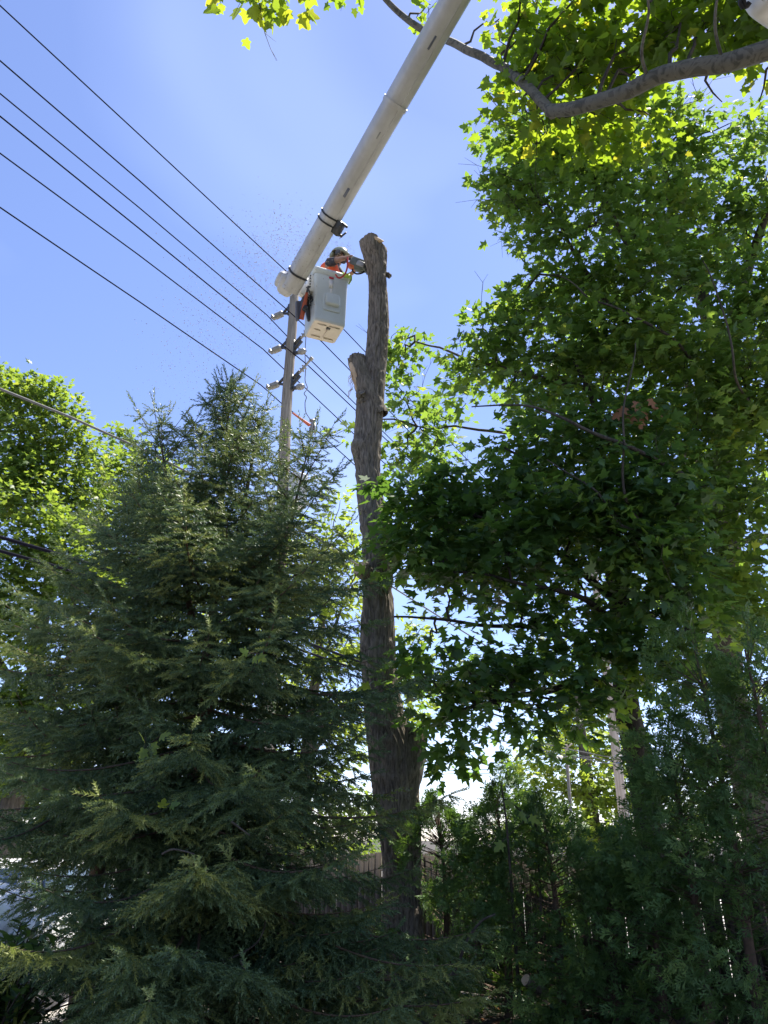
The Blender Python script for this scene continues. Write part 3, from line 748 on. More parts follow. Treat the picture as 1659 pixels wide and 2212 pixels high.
spruce('spruce_tree', 'broad dark spruce nearer the left edge beside the driveway', (-2.75, 8.1, 0),
       [(-2.75, 8.1, -2.7, 8.1, -.1, 5.45, [(0, 1.2), (1.5, 1.4), (2.2, 1.7), (3.4, 1.35), (4.3, .9), (5.0, .42), (5.45, .08)], .030)], 32, first_h=1.55)
spruce('spruce_tree', 'small spruce at the lower right edge among the cedars', (3.75, 5.7, 0),
       [(3.75, 5.7, 3.75, 5.7, -.1, 3.4, [(0, 1.3), (1, 1.3), (2, 1.0), (3, .45), (3.4, .08)], .075)], 33)

def frond_template(sd):
    g = np.random.default_rng(sd)
    V, F = [], []
    bend = g.normal() * .18
    def seg(a, b, w):
        a = np.array(a, float); b = np.array(b, float)
        d = (b - a) / np.linalg.norm(b - a); p = np.array([-d[1], d[0]])
        i = len(V)
        m = a + (b - a) * .6
        for q in (a, m + p * w, b, m - p * w): V.append([q[0] + bend * q[1] ** 2, q[1], -.15 * q[0] ** 2 - .16 * q[1] ** 2 + .05 * g.normal() * abs(q[0])])
        F.append([i, i + 1, i + 2]); F.append([i, i + 2, i + 3])
    seg((0, 0), (0, 1), .03)
    for k in range(4):
        for s in (-1, 1):
            y = .08 + .19 * k + .05 * g.normal()
            l = .46 * (1 - .15 * k) * (.6 + .7 * g.random())
            e = (s * l * (.55 + .25 * g.random()), y + l * (.6 + .35 * g.random()))
            seg((0, y), e, .032 + .014 * g.random())
            t = .35 + .3 * g.random()
            m = (e[0] * t, y + (e[1] - y) * t)
            seg(m, (m[0] + s * .20 * l * 2, m[1] + .07 * g.normal() + .03), .030)
            seg(m, (m[0] + s * .05, m[1] + .34 * l), .026)
    return np.array(V), np.array(F)
FRONDS = [frond_template(q) for q in range(4)]
def cedar(label, x, y, H, Rr, n, seed, low=.55):
    g = np.random.default_rng(seed)
    root = empty('cedar_shrub', (x, y, 0), label, 'cedar', 'cedars along the fence')
    stem = np.array([[x, y, -.05], [x + .03, y, H * .5], [x - .02, y, H * .97]])
    make('stem', tube(stem, [.05, .035, .008], 7, smooth_path=5), M['spruce_bark'], root, True)
    zz = H * (.04 + .98 * g.random(n * 6))
    a = g.random(len(zz)) * 2 * math.pi
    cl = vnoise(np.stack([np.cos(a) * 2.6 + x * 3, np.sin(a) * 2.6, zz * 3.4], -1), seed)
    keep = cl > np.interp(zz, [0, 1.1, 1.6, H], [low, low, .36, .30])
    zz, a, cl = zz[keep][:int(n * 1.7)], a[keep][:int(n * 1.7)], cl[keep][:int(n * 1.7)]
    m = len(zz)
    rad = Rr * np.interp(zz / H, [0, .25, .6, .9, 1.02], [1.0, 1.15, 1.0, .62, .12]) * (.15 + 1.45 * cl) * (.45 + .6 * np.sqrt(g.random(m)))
    out = np.stack([np.cos(a), np.sin(a), np.zeros(m)], -1)
    pos = np.array([x, y, 0]) + out * rad[:, None] + np.array([0, 0, 1]) * zz[:, None]
    zz = zz * (.82 + .36 * vnoise(np.stack([np.cos(a) * 1.5, np.sin(a) * 1.5, 0 * a], -1), seed + 5))
    pos[:, 2] = zz
    steep = np.interp(zz / H, [0, .8, 1], [.0, .3, .9])
    tip = out + np.array([0, 0, 1.]) * (steep + .45 * g.normal(size=m))[:, None] + .45 * g.normal(size=(m, 3))
    nor = np.cross(out, [0, 0, 1.]) * np.where(g.random(m) < .5, -1, 1)[:, None] + .9 * g.normal(size=(m, 3)) + np.array([0, 0, .8])
    sc = .09 + .11 * g.random(m)
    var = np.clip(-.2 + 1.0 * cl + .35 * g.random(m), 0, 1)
    near = np.array([np.interp(zz, stem[:, 2], stem[:, k]) for k in range(3)]).T
    near[:, 2] -= .15
    sel = g.random(m) < .10
    tag(make('branches', [prisms(near[sel], pos[sel], .006, .002)], M['spruce_bark'], root, True), kind='stuff')
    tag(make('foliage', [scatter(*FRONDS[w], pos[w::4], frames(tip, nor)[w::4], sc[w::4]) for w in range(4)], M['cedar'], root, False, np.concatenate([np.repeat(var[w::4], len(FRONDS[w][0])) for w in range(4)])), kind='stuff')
def cx(px, Y):
    return (px - 829.5) / FOC * (Y * CP)
for i, (px, Y, H, Rr, n, lab) in enumerate([
        (955, 9.45, 1.85, .58, 900, 'short cedar right beside the bare trunk'),
        (1080, 9.1, 2.16, .58, 950, 'pointed cedar with thin sapling stem in front, second from the bare trunk'),
        (1185, 8.75, 1.80, .60, 950, 'middle cedar just left of the gap with the far yellow tree'),
        (1290, 8.4, 1.45, .58, 760, 'lowest cedar under the far yellow tree'),
        (1385, 8.0, 1.55, .54, 620, 'cedar at the foot of the dark maple trunk'),
        (1475, 7.6, 2.55, .6, 820, 'tall cedar right of the dark maple trunk'),
        (1575, 7.2, 3.2, .66, 1050, 'tallest cedar near the right edge'),
        (1690, 6.8, 3.3, .66, 850, 'cedar cut off by the right edge of the picture')]):
    cedar(lab, cx(px, Y), Y, H, Rr, n, 60 + i)

# ------------------------------------------------------------------ fence
fence = empty('board_fence', FO, 'dark weathered board fence with bright gaps behind the cedars', 'fence')
bmesh_bank = []
for k in range(4):
    h = 1.42 + .012 * k
    v, f = box((0, 0, h / 2 + .02), .0455, .011, h / 2)
    bmesh_bank.append(mesh_of('board', [(v, f)], M['fence']))
ang = math.atan2(FD[1], FD[0])
for i in range(-30, 52):
    o = bpy.data.objects.new('board', bmesh_bank[i % 4])
    COL.objects.link(o)
    o.parent = fence
    q = FD * (i * .1) + FN * (.004 * math.sin(i * 2.1))
    o.location = tuple(q)
    o.rotation_euler = (R(.25 * math.sin(i * 1.7)), R(.25 * math.sin(i * 3.1)), ang + R(1.2 * math.sin(i * 5.3)))
for z in (.36, 1.14):
    make('rail', [bar(FO - FD * 3.0 + FN * .035 + [0, 0, z], FO + FD * 5.2 + FN * .035 + [0, 0, z], .038, .088)], M['fence'], fence)
for k in (-2.9, -.5, 1.9, 4.3):
    make('post', [box(FO + FD * k + FN * .11 + np.array([0, 0, .74]), .045, .045, .76, [FD, FN, [0, 0, 1]])], M['fence'], fence)

# ------------------------------------------------------------------ the bare trunk being felled
TY = 9.6
prof = [(526, 776, 834), (540, 779, 836), (556, 784, 835), (575, 791, 834), (605, 797, 834), (650, 797, 838), (700, 797, 839), (750, 793, 836), (790, 786, 833), (830, 776, 831), (880, 770, 827), (940, 767, 823),
        (975, 763, 821), (1010, 767, 820), (1060, 771, 824), (1100, 775, 832), (1135, 779, 846), (1170, 783, 846), (1230, 785, 847), (1290, 784, 849), (1360, 780, 852), (1420, 780, 854), (1480, 785, 858),
        (1540, 787, 870), (1590, 793, 886), (1640, 801, 896), (1700, 806, 902), (1800, 822, 906), (1900, 832, 908), (2000, 832, 912), (2080, 826, 920)]
ash = empty('felled_trunk', PY(868, 2170, TY) * [1, 1, 0], 'tall bare bark trunk stripped of all branches being cut from the top', 'tree trunk')
NS, NA = 520, 110
ys = np.array([p[0] for p in prof], float)
yy = np.linspace(528, 2170, NS)
xl = np.interp(yy, ys, [p[1] for p in prof]); xr = np.interp(yy, ys, [p[2] for p in prof])
ker = np.ones(9) / 9
xl[4:-4] = np.convolve(xl, ker, 'valid'); xr[4:-4] = np.convolve(xr, ker, 'valid')
V = []
an = np.arange(NA) * 2 * math.pi / NA
for y_, l_, r_ in zip(yy, xl, xr):
    a_, b_ = PY(l_, y_, TY), PY(r_, y_, TY)
    c_ = (a_ + b_) / 2
    rad = (b_[0] - a_[0]) / 2
    V.append(np.stack([c_[0] + rad * np.cos(an), TY + rad * .95 * np.sin(an), np.full(NA, c_[2])], -1))
V = np.concatenate(V)
cc = V.reshape(NS, NA, 3).mean(1, keepdims=True)
nrm = unit((V.reshape(NS, NA, 3) - cc)).reshape(-1, 3)
rel = (V.reshape(NS, NA, 3) - cc).reshape(-1, 3)
q = np.column_stack([rel[:, 0], rel[:, 1], V[:, 2]])
wob = vnoise(q * [5, 5, 3], 2) - .5
fur = vnoise(np.column_stack([rel[:, 0] * 30 + wob * 1.8, rel[:, 1] * 30 + wob * 1.8, V[:, 2] * 5]), 7)
fur2 = vnoise(np.column_stack([rel[:, 0] * 48, rel[:, 1] * 48, V[:, 2] * 9]), 8)
ridge = 1 - np.abs(fur * 2 - 1) * 1.7
amp = np.interp(V[:, 2], [0, 3, 11], [1.3, 1.0, .7])
V = V + nrm * (amp * (.025 * (ridge - .4) + .011 * (fur2 - .5)) + .022 * (vnoise(q * [2.2, 2.2, 1.6], 9) - .5))[:, None]
# knots
for px, py, rr, hh in [(768, 972, .10, .06), (775, 1020, .05, -.03), (792, 815, .07, -.04), (776, 850, .06, .05), (790, 1060, .05, .03), (838, 1145, .10, .03), (834, 575, .045, .03), (800, 880, .05, -.03)]:
    k = PY(px, py, TY); k[1] = TY - .12
    dd = np.linalg.norm((V - k) * [1, .8, .8], axis=1)
    V += nrm * (hh * np.exp(-(dd / rr) ** 2))[:, None]
i = np.arange(NS - 1)[:, None] * NA; j = np.arange(NA)[None]; k = (j + 1) % NA
# ragged cut top: tilt the last rings
top = V[:NA].copy()
tilt = .16 * (top[:, 0] < cc[0, 0, 0]) * 0 + .30 * (cc[0, 0, 0] - top[:, 0]) + .05 * np.sin(an * 3)
sh = np.exp(-np.arange(NS) / 14.0)
V = V.reshape(NS, NA, 3)
V[:, :, 2] += sh[:, None] * tilt[None]
V = V.reshape(-1, 3)
make('trunk', [(V, np.stack([i + j, i + NA + j, i + NA + k, i + k], -1).reshape(-1, 4))], M['bark'], ash, True)
rim = V[:NA]
cen = rim.mean(0) - [0, 0, .015]
inner = cen + (rim - cen) * .5 + np.array([0, 0, .0]) + np.column_stack([np.zeros(NA), np.zeros(NA), .05 * np.sin(an * 2 + 1)])
make('cut_face', [(np.concatenate([rim, inner, [cen]]), np.stack([np.arange(NA), (np.arange(NA) + 1) % NA, NA + (np.arange(NA) + 1) % NA, NA + np.arange(NA)], -1)),
                  (np.concatenate([inner, [cen]]), np.stack([np.arange(NA), (np.arange(NA) + 1) % NA, np.full(NA, NA)], -1))], M['cut_wood'], ash)
def stub(pts, rads, name='branch_stub', cutmat='cut_wood', flat=.98):
    p, r = catmull(np.array(pts), np.array(rads), 10)
    (v, f), = tube(p, r, 40, cap=False)
    m = len(p)
    nn = unit(v.reshape(m, 40, 3) - p[:, None]).reshape(-1, 3)
    a = np.tile(np.arange(40) * 2 * math.pi / 40, m)
    f1 = vnoise(np.column_stack([np.cos(a) * 5, np.sin(a) * 5, np.repeat(np.arange(m) * .3, 40)]), 17)
    v = v + nn * (.028 * (1 - np.abs(2 * f1 - 1) * 1.5 - .4))[:, None]
    s = make(name, [(v, f)], M['bark'], ash, True)
    rim = v[-40:]
    c = rim.mean(0)
    make('cut_face', [(np.concatenate([rim, [c]]), np.stack([np.arange(40), (np.arange(40) + 1) % 40, np.full(40, 40)], -1))], M[cutmat], s)
    return s
stub([PY(815, 900, TY), PY(795, 850, TY - .05), PY(779, 805, TY - .05), PY(769, 772, TY - .05)], [.16, .15, .135, .12])
stub([PY(850, 1760, TY), PY(868, 1690, TY - .02), PY(886, 1625, TY - .03), PY(897, 1574, TY - .03)], [.22, .215, .19, .15], cutmat='bark')
stub([PY(815, 1250, TY - .1), PY(795, 1240, TY - .25), PY(778, 1226, TY - .36)], [.095, .10, .10])
stub([PY(828, 592, TY), PY(838, 594, TY), PY(843, 598, TY)], [.035, .03, .022], cutmat='bark')
stub([PY(790, 875, TY - .08), PY(782, 858, TY - .14), PY(779, 847, TY - .2)], [.08, .07, .06], cutmat='bark')
# torn strip of bare wood under the upper stub
t0 = [PY(758, 785, TY - .12), PY(764, 800, TY - .13), PY(768, 820, TY - .12), PY(771, 845, TY - .1)]
make('torn_wood', tube(np.array(t0), [.03, .05, .045, .01], 10, smooth_path=5), M['cut_wood'], ash, True)
make('torn_wood', tube([PY(798, 512, TY - .14), PY(808, 514, TY - .17), PY(820, 520, TY - .17), PY(828, 521, TY - .13)], [.012, .032, .036, .012], 10, smooth_path=5), M['cut_wood'], ash, True)
sp = []
for q in range(14):
    s = PY(760 + 8 * random.random(), 800 + 40 * random.random(), TY - .14)
    sp += tube([s, s + np.array([-.05 * random.random(), -.02, -.06]), s + np.array([-.07 * random.random(), -.03, -.13 - .1 * random.random()])], [.005, .004, .001], 4)
tag(make('torn_fibres', sp, M['cut_wood'], ash), kind='stuff')

# ------------------------------------------------------------------ utility pole and its hardware
PO = np.array([-2.32, 16.0, 0])
WD = np.array([math.sin(R(34)), math.cos(R(34)), 0]); WN = np.array([-WD[1], WD[0], 0])     # WN points to the left
pole = empty('utility_pole', PO, 'weathered wooden utility pole with insulators rising behind the spruce', 'utility pole')
zt = PY(633, 632, 16.0)[2]
zz = np.linspace(-.2, zt, 40)
make('shaft', tube(np.column_stack([np.full(40, PO[0]), np.full(40, PO[1]), zz]) + np.column_stack([.02 * np.sin(zz), .02 * np.cos(zz * .7), 0 * zz]), np.interp(zz, [0, zt], [.185, .112]), 20), M['pole_wood'], pole, True)
def pr(z): return np.interp(z, [0, zt], [.185, .112])
def insulator_set(tipx, tipy, name='standoff_bracket', sheds=7):
    tip = PPL(tipx, tipy, PO + WN * .72, WD)
    zc = tip[2]
    up_ = np.array([0, 0, 1.0])
    s = PO + up_ * zc
    root_ = s + WN * pr(zc)
    br = []
    kk = s + WN * .30
    br.append(bar(root_ + up_ * .13, kk + up_ * .02, .05, .05))
    br.append(bar(root_ - up_ * .10, kk - up_ * .02, .05, .05))
    br.append(box(root_, .02, .05, .17, [WN, WD, up_]))
    b = make(name, br, M['dark_steel'], pole)
    prof_ = [(0, .035), (.03, .05)]
    L_ = .30
    for q in range(sheds):
        t = .04 + q * (L_ - .08) / sheds
        prof_ += [(t, .055), (t + .012, .088), (t + .022, .088), (t + .03, .055)]
    prof_ += [(L_ - .02, .05), (L_, .03), (L_ + .05, .03)]
    ins = make('insulator', lathe(prof_, kk + WN * .01, WN, 18), M['porcelain'], b, False)
    e = kk + WN * (L_ + .06)
    make('wire_clamp', [box(e, .03, .07, .035, [WN, WD, up_])] + tube([e - WD * .08 + up_ * .05, e + up_ * .06, e + WD * .08 + up_ * .05], .015, 6), M['steel'], b)
    return e
E3 = insulator_set(576, 680)
E5 = insulator_set(568, 752)
E6 = insulator_set(564, 831)
def right_set(zpx, zpy, arm=True):
    z = PY(zpx, zpy, 16.0)[2]
    s = PO + np.array([0, 0, z]); up_ = np.array([0, 0, 1.0]); rn = -WN
    b = make('standoff_bracket', [bar(s + rn * pr(z) + up_ * .12, s + rn * .34 + up_ * .25, .06, .06), bar(s + rn * pr(z) - up_ * .05, s + rn * .36 + up_ * .12, .06, .06), box(s + rn * pr(z), .02, .05, .22, [rn, WD, up_]),
                                  bar(s + rn * pr(z) - up_ * .16, s + rn * .3 - up_ * .2, .07, .07)], M['dark_steel'], pole)
    pf = [(0, .03), (.02, .07), (.05, .075), (.06, .06), (.08, .085), (.10, .085), (.12, .06), (.14, .08), (.17, .075), (.19, .04), (.23, .03)]
    make('insulator', lathe(pf, s + rn * .28 - up_ * .18, unit(rn - up_ * .25), 16), M['porcelain'], b, True)
    if arm:
        pf2 = [(0, .03), (.08, .03), (.09, .07), (.12, .07), (.13, .035), (.17, .035), (.18, .075), (.21, .075), (.22, .03), (.40, .028), (.41, .05), (.5, .05)]
        make('insulator', lathe(pf2, s + rn * .32 + up_ * .2, unit(rn + up_ * .75), 16), M['porcelain'], b, True)
    return s
right_set(632, 755); right_set(626, 830)
zq = PY(615, 1065, 16.0)[2]
ct = PO + np.array([.36, -.12, zq])
tf = make('transformer', lathe([(-.42, .14), (-.40, .2), (-.36, .215), (.30, .215), (.33, .225), (.36, .225), (.37, .19), (.42, .10)], ct, (0, 0, 1), 26), M['transformer'], pole, True)
for dx in (-.08, .09):
    make('bushing', lathe([(0, .04), (.03, .05), (.05, .03), (.08, .05), (.10, .03), (.13, .045), (.17, .02)], ct + np.array([dx, 0, .38]), (dx * 1.5, -.1, 1), 12), M['porcelain'], tf, True)
make('hanger', [box(PO + np.array([.16, -.03, zq + .2]), .08, .04, .04), box(PO + np.array([.16, -.03, zq - .22]), .08, .04, .04)], M['steel'], tf)
make('control_box', [box(PO + np.array([-.22, -.05, zq - .3]), .07, .09, .14)], M['transformer'], pole)

def wire(label, pts, off, r=.014, mat='wire', grp='wires on the utility pole', extra=8):
    w = [PPL(x, y, PO + WN * off, WD) for x, y in pts]
    w = [w[0] + (w[0] - w[1]) / np.linalg.norm(w[0] - w[1]) * extra] + w + [w[-1] + (w[-1] - w[-2]) / np.linalg.norm(w[-1] - w[-2]) * 14]
    q = []
    for a, b in zip(w[:-1], w[1:]):
        L_ = np.linalg.norm(b - a)
        for t in np.arange(12) / 12: q.append(a + (b - a) * t - np.array([0, 0, .0009 * L_ * L_ * t * (1 - t) * 4 * .25]))
    q.append(w[-1])
    o = make('power_wire', tube(np.array(q), r, 6), M[mat], None, True, origin=q[0])
    return tag(o, label, 'wire', grp)
wire('topmost black power wire running to the boom tip', [(0, 12), (300, 290), (613, 581), (744, 713), (787, 758)], -.1)
wire('second black power wire from the top, passing behind the bucket', [(0, 131), (300, 389), (628, 676), (697, 740), (759, 803)], -.35)
wire('third black power wire, clamped to the upper left insulator', [(0, 202), (300, 448), (576, 680), (618, 724), (653, 760), (756, 861)], .70)
wire('fourth black power wire, crossing in front of the pole', [(0, 251), (300, 493), (664, 788), (749, 868)], -.55)
wire('fifth black power wire, clamped to the middle left insulator', [(0, 331), (300, 551), (568, 754), (612, 796), (653, 832), (721, 896)], .70)
wire('lowest thin black power wire, clamped to the bottom left insulator', [(0, 448), (300, 651), (564, 832), (610, 873), (675, 922), (757, 996)], .70)
wire('thick grey cable entering low at the left and passing the trunk', [(0, 840), (150, 900), (320, 976), (680, 1160), (760, 1212), (914, 1310), (1034, 1385)], -.25, .021, 'grey_wire')
wire('upper of two black cables low at the left edge', [(0, 1160), (120, 1195), (250, 1236), (400, 1290)], -.2, .028)
wire('lower of two black cables low at the left edge', [(0, 1190), (110, 1220), (220, 1256), (380, 1310)], -.2, .026)
# orange cover and switch insulator on the lowest wire
a_, b_ = PPL(632, 892, PO + WN * .2, WD), PPL(668, 918, PO + WN * .2, WD)
tag(make('wire_cover', tube([a_, (a_ + b_) / 2, b_], [.022, .03, .045], 8), M['orange_guard'], None, True, origin=a_), 'orange plastic cover on the wire right of the pole', 'wire cover')
zi = PPL(674, 922, PO + WN * .2, WD)
ins = empty('line_insulator', zi, 'small grey insulator with metal clamps at the end of the orange cover', 'insulator')
make('body', lathe([(-.28, .03), (-.2, .05), (-.15, .075), (-.12, .04), (-.05, .075), (-.02, .04), (.05, .07), (.1, .04), (.16, .05)], zi, (.15, 0, 1), 14), M['porcelain'], ins, True)
make('clamp', [box(zi + [0, 0, .18], .07, .04, .03), box(zi + [.07, 0, -.03], .02, .03, .15), bar(zi + [-.04, 0, .2], zi + [.12, 0, .26], .025, .025)], M['steel'], ins)
# loose tie wire hanging beside the pole
hang = [(661, 728), (659, 760), (660, 800), (659, 822), (664, 838), (657, 850), (662, 858), (659, 870), (660, 888), (664, 897), (672, 908)]
tag(make('jumper_wire', tube([PPL(x, y, PO - WN * .45, WD) for x, y in hang], .011, 5, smooth_path=4), M['grey_wire'], None, True, origin=PPL(661, 728, PO - WN * .45, WD)), 'thin loose grey jumper wire hanging below the bucket', 'wire')

# ------------------------------------------------------------------ the aerial lift
e1 = np.array([math.cos(R(23)), math.sin(R(23)), 0]); e2 = np.array([-math.sin(R(23)), math.cos(R(23)), 0]); e3 = np.array([0, 0, 1.])
lift = empty('aerial_lift', (6.2, -1.5, 0), 'cream white aerial lift boom with a grey bucket at its tip', 'aerial lift')
BB = P(632, 612, 11.95); BA = P(982, 0, 9.9)
bd_ = unit(BA - BB)
BT = BB - bd_ * .10
BE = BA + bd_ * 3.6
npt = 30
bp_ = np.array([BT + (BE - BT) * t for t in np.linspace(0, 1, npt)])
bx_, by_, bz_ = frame(bd_)
def oct_tube(p0, p1, r0, r1, n=40, sq=.18):
    an = np.arange(n) * 2 * math.pi / n
    k = 1 + sq * (np.abs(np.sin(2 * an)) ** 2) * .5
    ring = (np.cos(an) * k)[:, None] * bx_ + (np.sin(an) * k)[:, None] * by_
    V = np.concatenate([p0 + (p1 - p0) * t + (r0 + (r1 - r0) * t) * ring for t in np.linspace(0, 1, 12)])
    i = np.arange(11)[:, None] * n; j = np.arange(n)[None]; k = (j + 1) % n
    return [(V, np.stack([i + j, i + k, i + n + k, i + n + j], -1).reshape(-1, 4)), (V[:n], np.arange(n)[None, ::-1]), (V[-n:], np.arange(n)[None])]
boom = make('boom', oct_tube(BT, BE, .148, .185), M['boom'], lift, True)
def band(px, py, d, w, mat='rubber', grow=.012):
    c = P(px, py, d)
    t = np.dot(c - BT, bd_)
    c = BT + bd_ * t
    r = .148 + (.185 - .148) * t / np.linalg.norm(BE - BT)
    return c, r, make('hose_strap', oct_tube(c - bd_ * w / 2, c + bd_ * w / 2, r + grow, r + grow), M[mat], boom, True)
band(647, 590, 11.9, .028); c1, r1, _ = band(709, 476, 11.5, .022); c2, r2, _ = band(716, 462, 11.45, .022)
e_r = unit(np.array([.75, -.1, -.55]) - bd_ * np.dot([.75, -.1, -.55], bd_))
make('strap_clamp', [box(c1 + e_r * (r1 + .05) + bd_ * .03, .10, .05, .06, [bd_, np.cross(e_r, bd_), e_r]), box(c1 + e_r * (r1 + .12) - bd_ * .03, .015, .02, .05, [bd_, np.cross(e_r, bd_), e_r]),
                     box(c2 + e_r * (r1 + .12) + bd_ * .02, .015, .02, .05, [bd_, np.cross(e_r, bd_), e_r]), bar(c1 + e_r * (r1 + .16) - bd_ * .05, c1 + e_r * (r1 + .20) + bd_ * .06, .02, .02)], M['dark_steel'], boom)
e_f = unit(np.array([.1, -.8, -.6]) - bd_ * np.dot([.1, -.8, -.6], bd_))
for tt_, w_, l_, mt_ in ((1.72, .05, .07, 'canvas'), (2.6, .03, .05, 'steel'), (3.9, .04, .09, 'canvas')):
    rr_ = .148 + .037 * tt_ / np.linalg.norm(BE - BT)
    make('decal', [box(BT + bd_ * tt_ + e_f * (rr_ * 1.01), l_, w_, .004, [bd_, np.cross(e_f, bd_), e_f])], M[mt_], boom)
e_s = unit(e_f * .8 + np.cross(e_f, bd_) * -.5)
make('seam', [bar(BT + bd_ * .2 + e_s * .153, BE + e_s * .190, .012, .006, e_s)], M['boom'], boom)
make('joint_collar', oct_tube(BT + bd_ * 3.0, BT + bd_ * 3.06, .174, .175), M['boom'], boom, True)
hz_ = [c2 - e_r * (r2 + .016) + bd_ * t for t in (0, .15, .30)]
make('hose', tube(hz_, .012, 6), M['rubber'], boom, True)
# tip cover
tc_ = [P(648, 592, 11.9), P(636, 606, 11.9), P(624, 622, 11.95), P(617, 636, 12.0)]
tipc = make('tip_cover', [], M['boom'], lift) if False else None
def blob_box(c, ax, hx, hy, hz, rnd=.35, taper=(1, 1), n=10):
    """rounded box: superellipsoid"""
    V, F = [], []
    nu, nv = 2 * n, n
    for a in range(nv + 1):
        ph = -math.pi / 2 + math.pi * a / nv
        for b in range(nu):
            th = 2 * math.pi * b / nu
            pw = lambda s: math.copysign(abs(s) ** rnd, s)
            x = pw(math.cos(ph)) * pw(math.cos(th)); y = pw(math.cos(ph)) * pw(math.sin(th)); z = pw(math.sin(ph))
            k = taper[0] + (taper[1] - taper[0]) * (z + 1) / 2
            V.append([x * hx * k, y * hy * k, z * hz])
    V = np.array(V) @ np.array(ax) + np.array(c)
    for a in range(nv):
        for b in range(nu):
            F.append([a * nu + b, a * nu + (b + 1) % nu, (a + 1) * nu + (b + 1) % nu, (a + 1) * nu + b])
    return (V, np.array(F))
lf = unit(P(600, 590, 12) - P(640, 605, 12)); lf = unit(lf - bd_ * np.dot(lf, bd_)); lq = np.cross(bd_, lf)
tcov = make('tip_cover', [blob_box(P(622, 616, 12.0), [lf, lq, bd_], .165, .155, .17, .5, (.72, 1.02), 14), blob_box(P(609, 605, 12.0), [lf, lq, bd_], .10, .11, .13, .55, (.8, 1), 12)], M['boom'], lift, True)

# bucket
BZ0, BZ1, BS = 9.05, 10.02, 1.09
bc = np.array([-.945, 10.14, 0])
def rrect(h, r, n=6):
    o = []
    for sx, sy, a0 in ((1, -1, -90), (1, 1, 0), (-1, 1, 90), (-1, -1, 180)):
        for q in range(n):
            a = R(a0 + 90 * q / (n - 1))
            o.append((sx * (h - r) + r * math.cos(a), sy * (h - r) + r * math.sin(a)))
    return np.array(o)
def ringpts(h, r, z):
    o = rrect(h * BS, r)
    return bc + o[:, :1] * e1 + o[:, 1:] * e2 + e3 * z
def loft(rings, close_bottom=True):
    n = len(rings[0]); V = np.concatenate(rings); m = len(rings)
    i = np.arange(m - 1)[:, None] * n; j = np.arange(n)[None]; k = (j + 1) % n
    ch = [(V, np.stack([i + j, i + k, i + n + k, i + n + j], -1).reshape(-1, 4))]
    if close_bottom: ch.append((rings[0], np.arange(n)[None, ::-1]))
    return ch
bucket = make('bucket', loft([ringpts(.222, .045, BZ0 + .02), ringpts(.238, .05, BZ0 + .035), ringpts(.243, .05, BZ0 + .07), ringpts(.262, .055, BZ1 - .05), ringpts(.264, .055, BZ1), ringpts(.250, .05, BZ1), ringpts(.246, .05, BZ1 - .1), ringpts(.228, .045, BZ0 + .06)], False)
              + [(ringpts(.228, .045, BZ0 + .06), np.arange(24)[None])], M['bucket'], lift, False)
make('rim', loft([ringpts(.266, .055, BZ1 - .075), ringpts(.298, .06, BZ1 - .03), ringpts(.302, .06, BZ1 + .012), ringpts(.285, .06, BZ1 + .022), ringpts(.251, .05, BZ1 + .018), ringpts(.250, .05, BZ1 - .03)], False), M['bucket'], bucket)
make('floor_panel', [(ringpts(.221, .045, BZ0 + .012), np.arange(24)[None, ::-1])] + loft([ringpts(.221, .045, BZ0 + .012), ringpts(.223, .045, BZ0 + .021)], False), M['bucket_floor'], bucket)
for (x, y, hx, hy) in ((-.10, -.17, .07, .008), (.10, -.17, .09, .008), (-.1, .15, .07, .008), (.11, .15, .08, .008), (.02, 0, .006, .12), (-.13, -.02, .05, .006)):
    make('floor_rib', [box(bc + e1 * x + e2 * y + e3 * (BZ0 + .004), hx, hy, .010, [e1, e2, e3])], M['bucket_floor'], bucket)
make('floor_plate', [box(bc + e1 * .02 + e2 * -.12 + e3 * (BZ0 + .006), .03, .025, .009, [e1, e2, e3])], M['dark_steel'], bucket)
nf = bc - e2 * .256 * BS
stp = nf + e1 * .01 + e3 * (BZ0 + .40)
make('step_recess', [blob_box(stp - e2 * -.004 + e3 * -.02, [e1, -e2, e3], .15, .016, .16, .3, (1, 1), 10)], M['bucket'], bucket, True)
make('step', [blob_box(stp - e2 * .03 + e3 * .01, [e1, -e2, e3], .115, .055, .10, .3, (1.0, .98), 12)], M['bucket'], bucket, True)
make('label', [box(nf - e2 * .0105 + e1 * -.01 + e3 * (BZ0 + .86), .038, .004, .017, [e1, e2, e3])], M['red_label'], bucket)
make('wear_strip', [box(nf - e2 * .0075 + e1 * -.012 + e3 * (BZ0 + .74), .035, .004, .075, [e1, e2, e3]), box(nf - e2 * .003 + e1 * -.005 + e3 * (BZ0 + .60), .02, .004, .07, [e1, e2, e3])], M['fibre'], bucket)
make('grip_tape', [box(bc - e2 * .303 * BS + e1 * .235 + e3 * (BZ1 - .012), .075, .004, .042, [e1, e2, e3]), box(bc + e1 * .303 * BS - e2 * .24 + e3 * (BZ1 - .012), .004, .07, .042, [e1, e2, e3])], M['lime'], bucket)
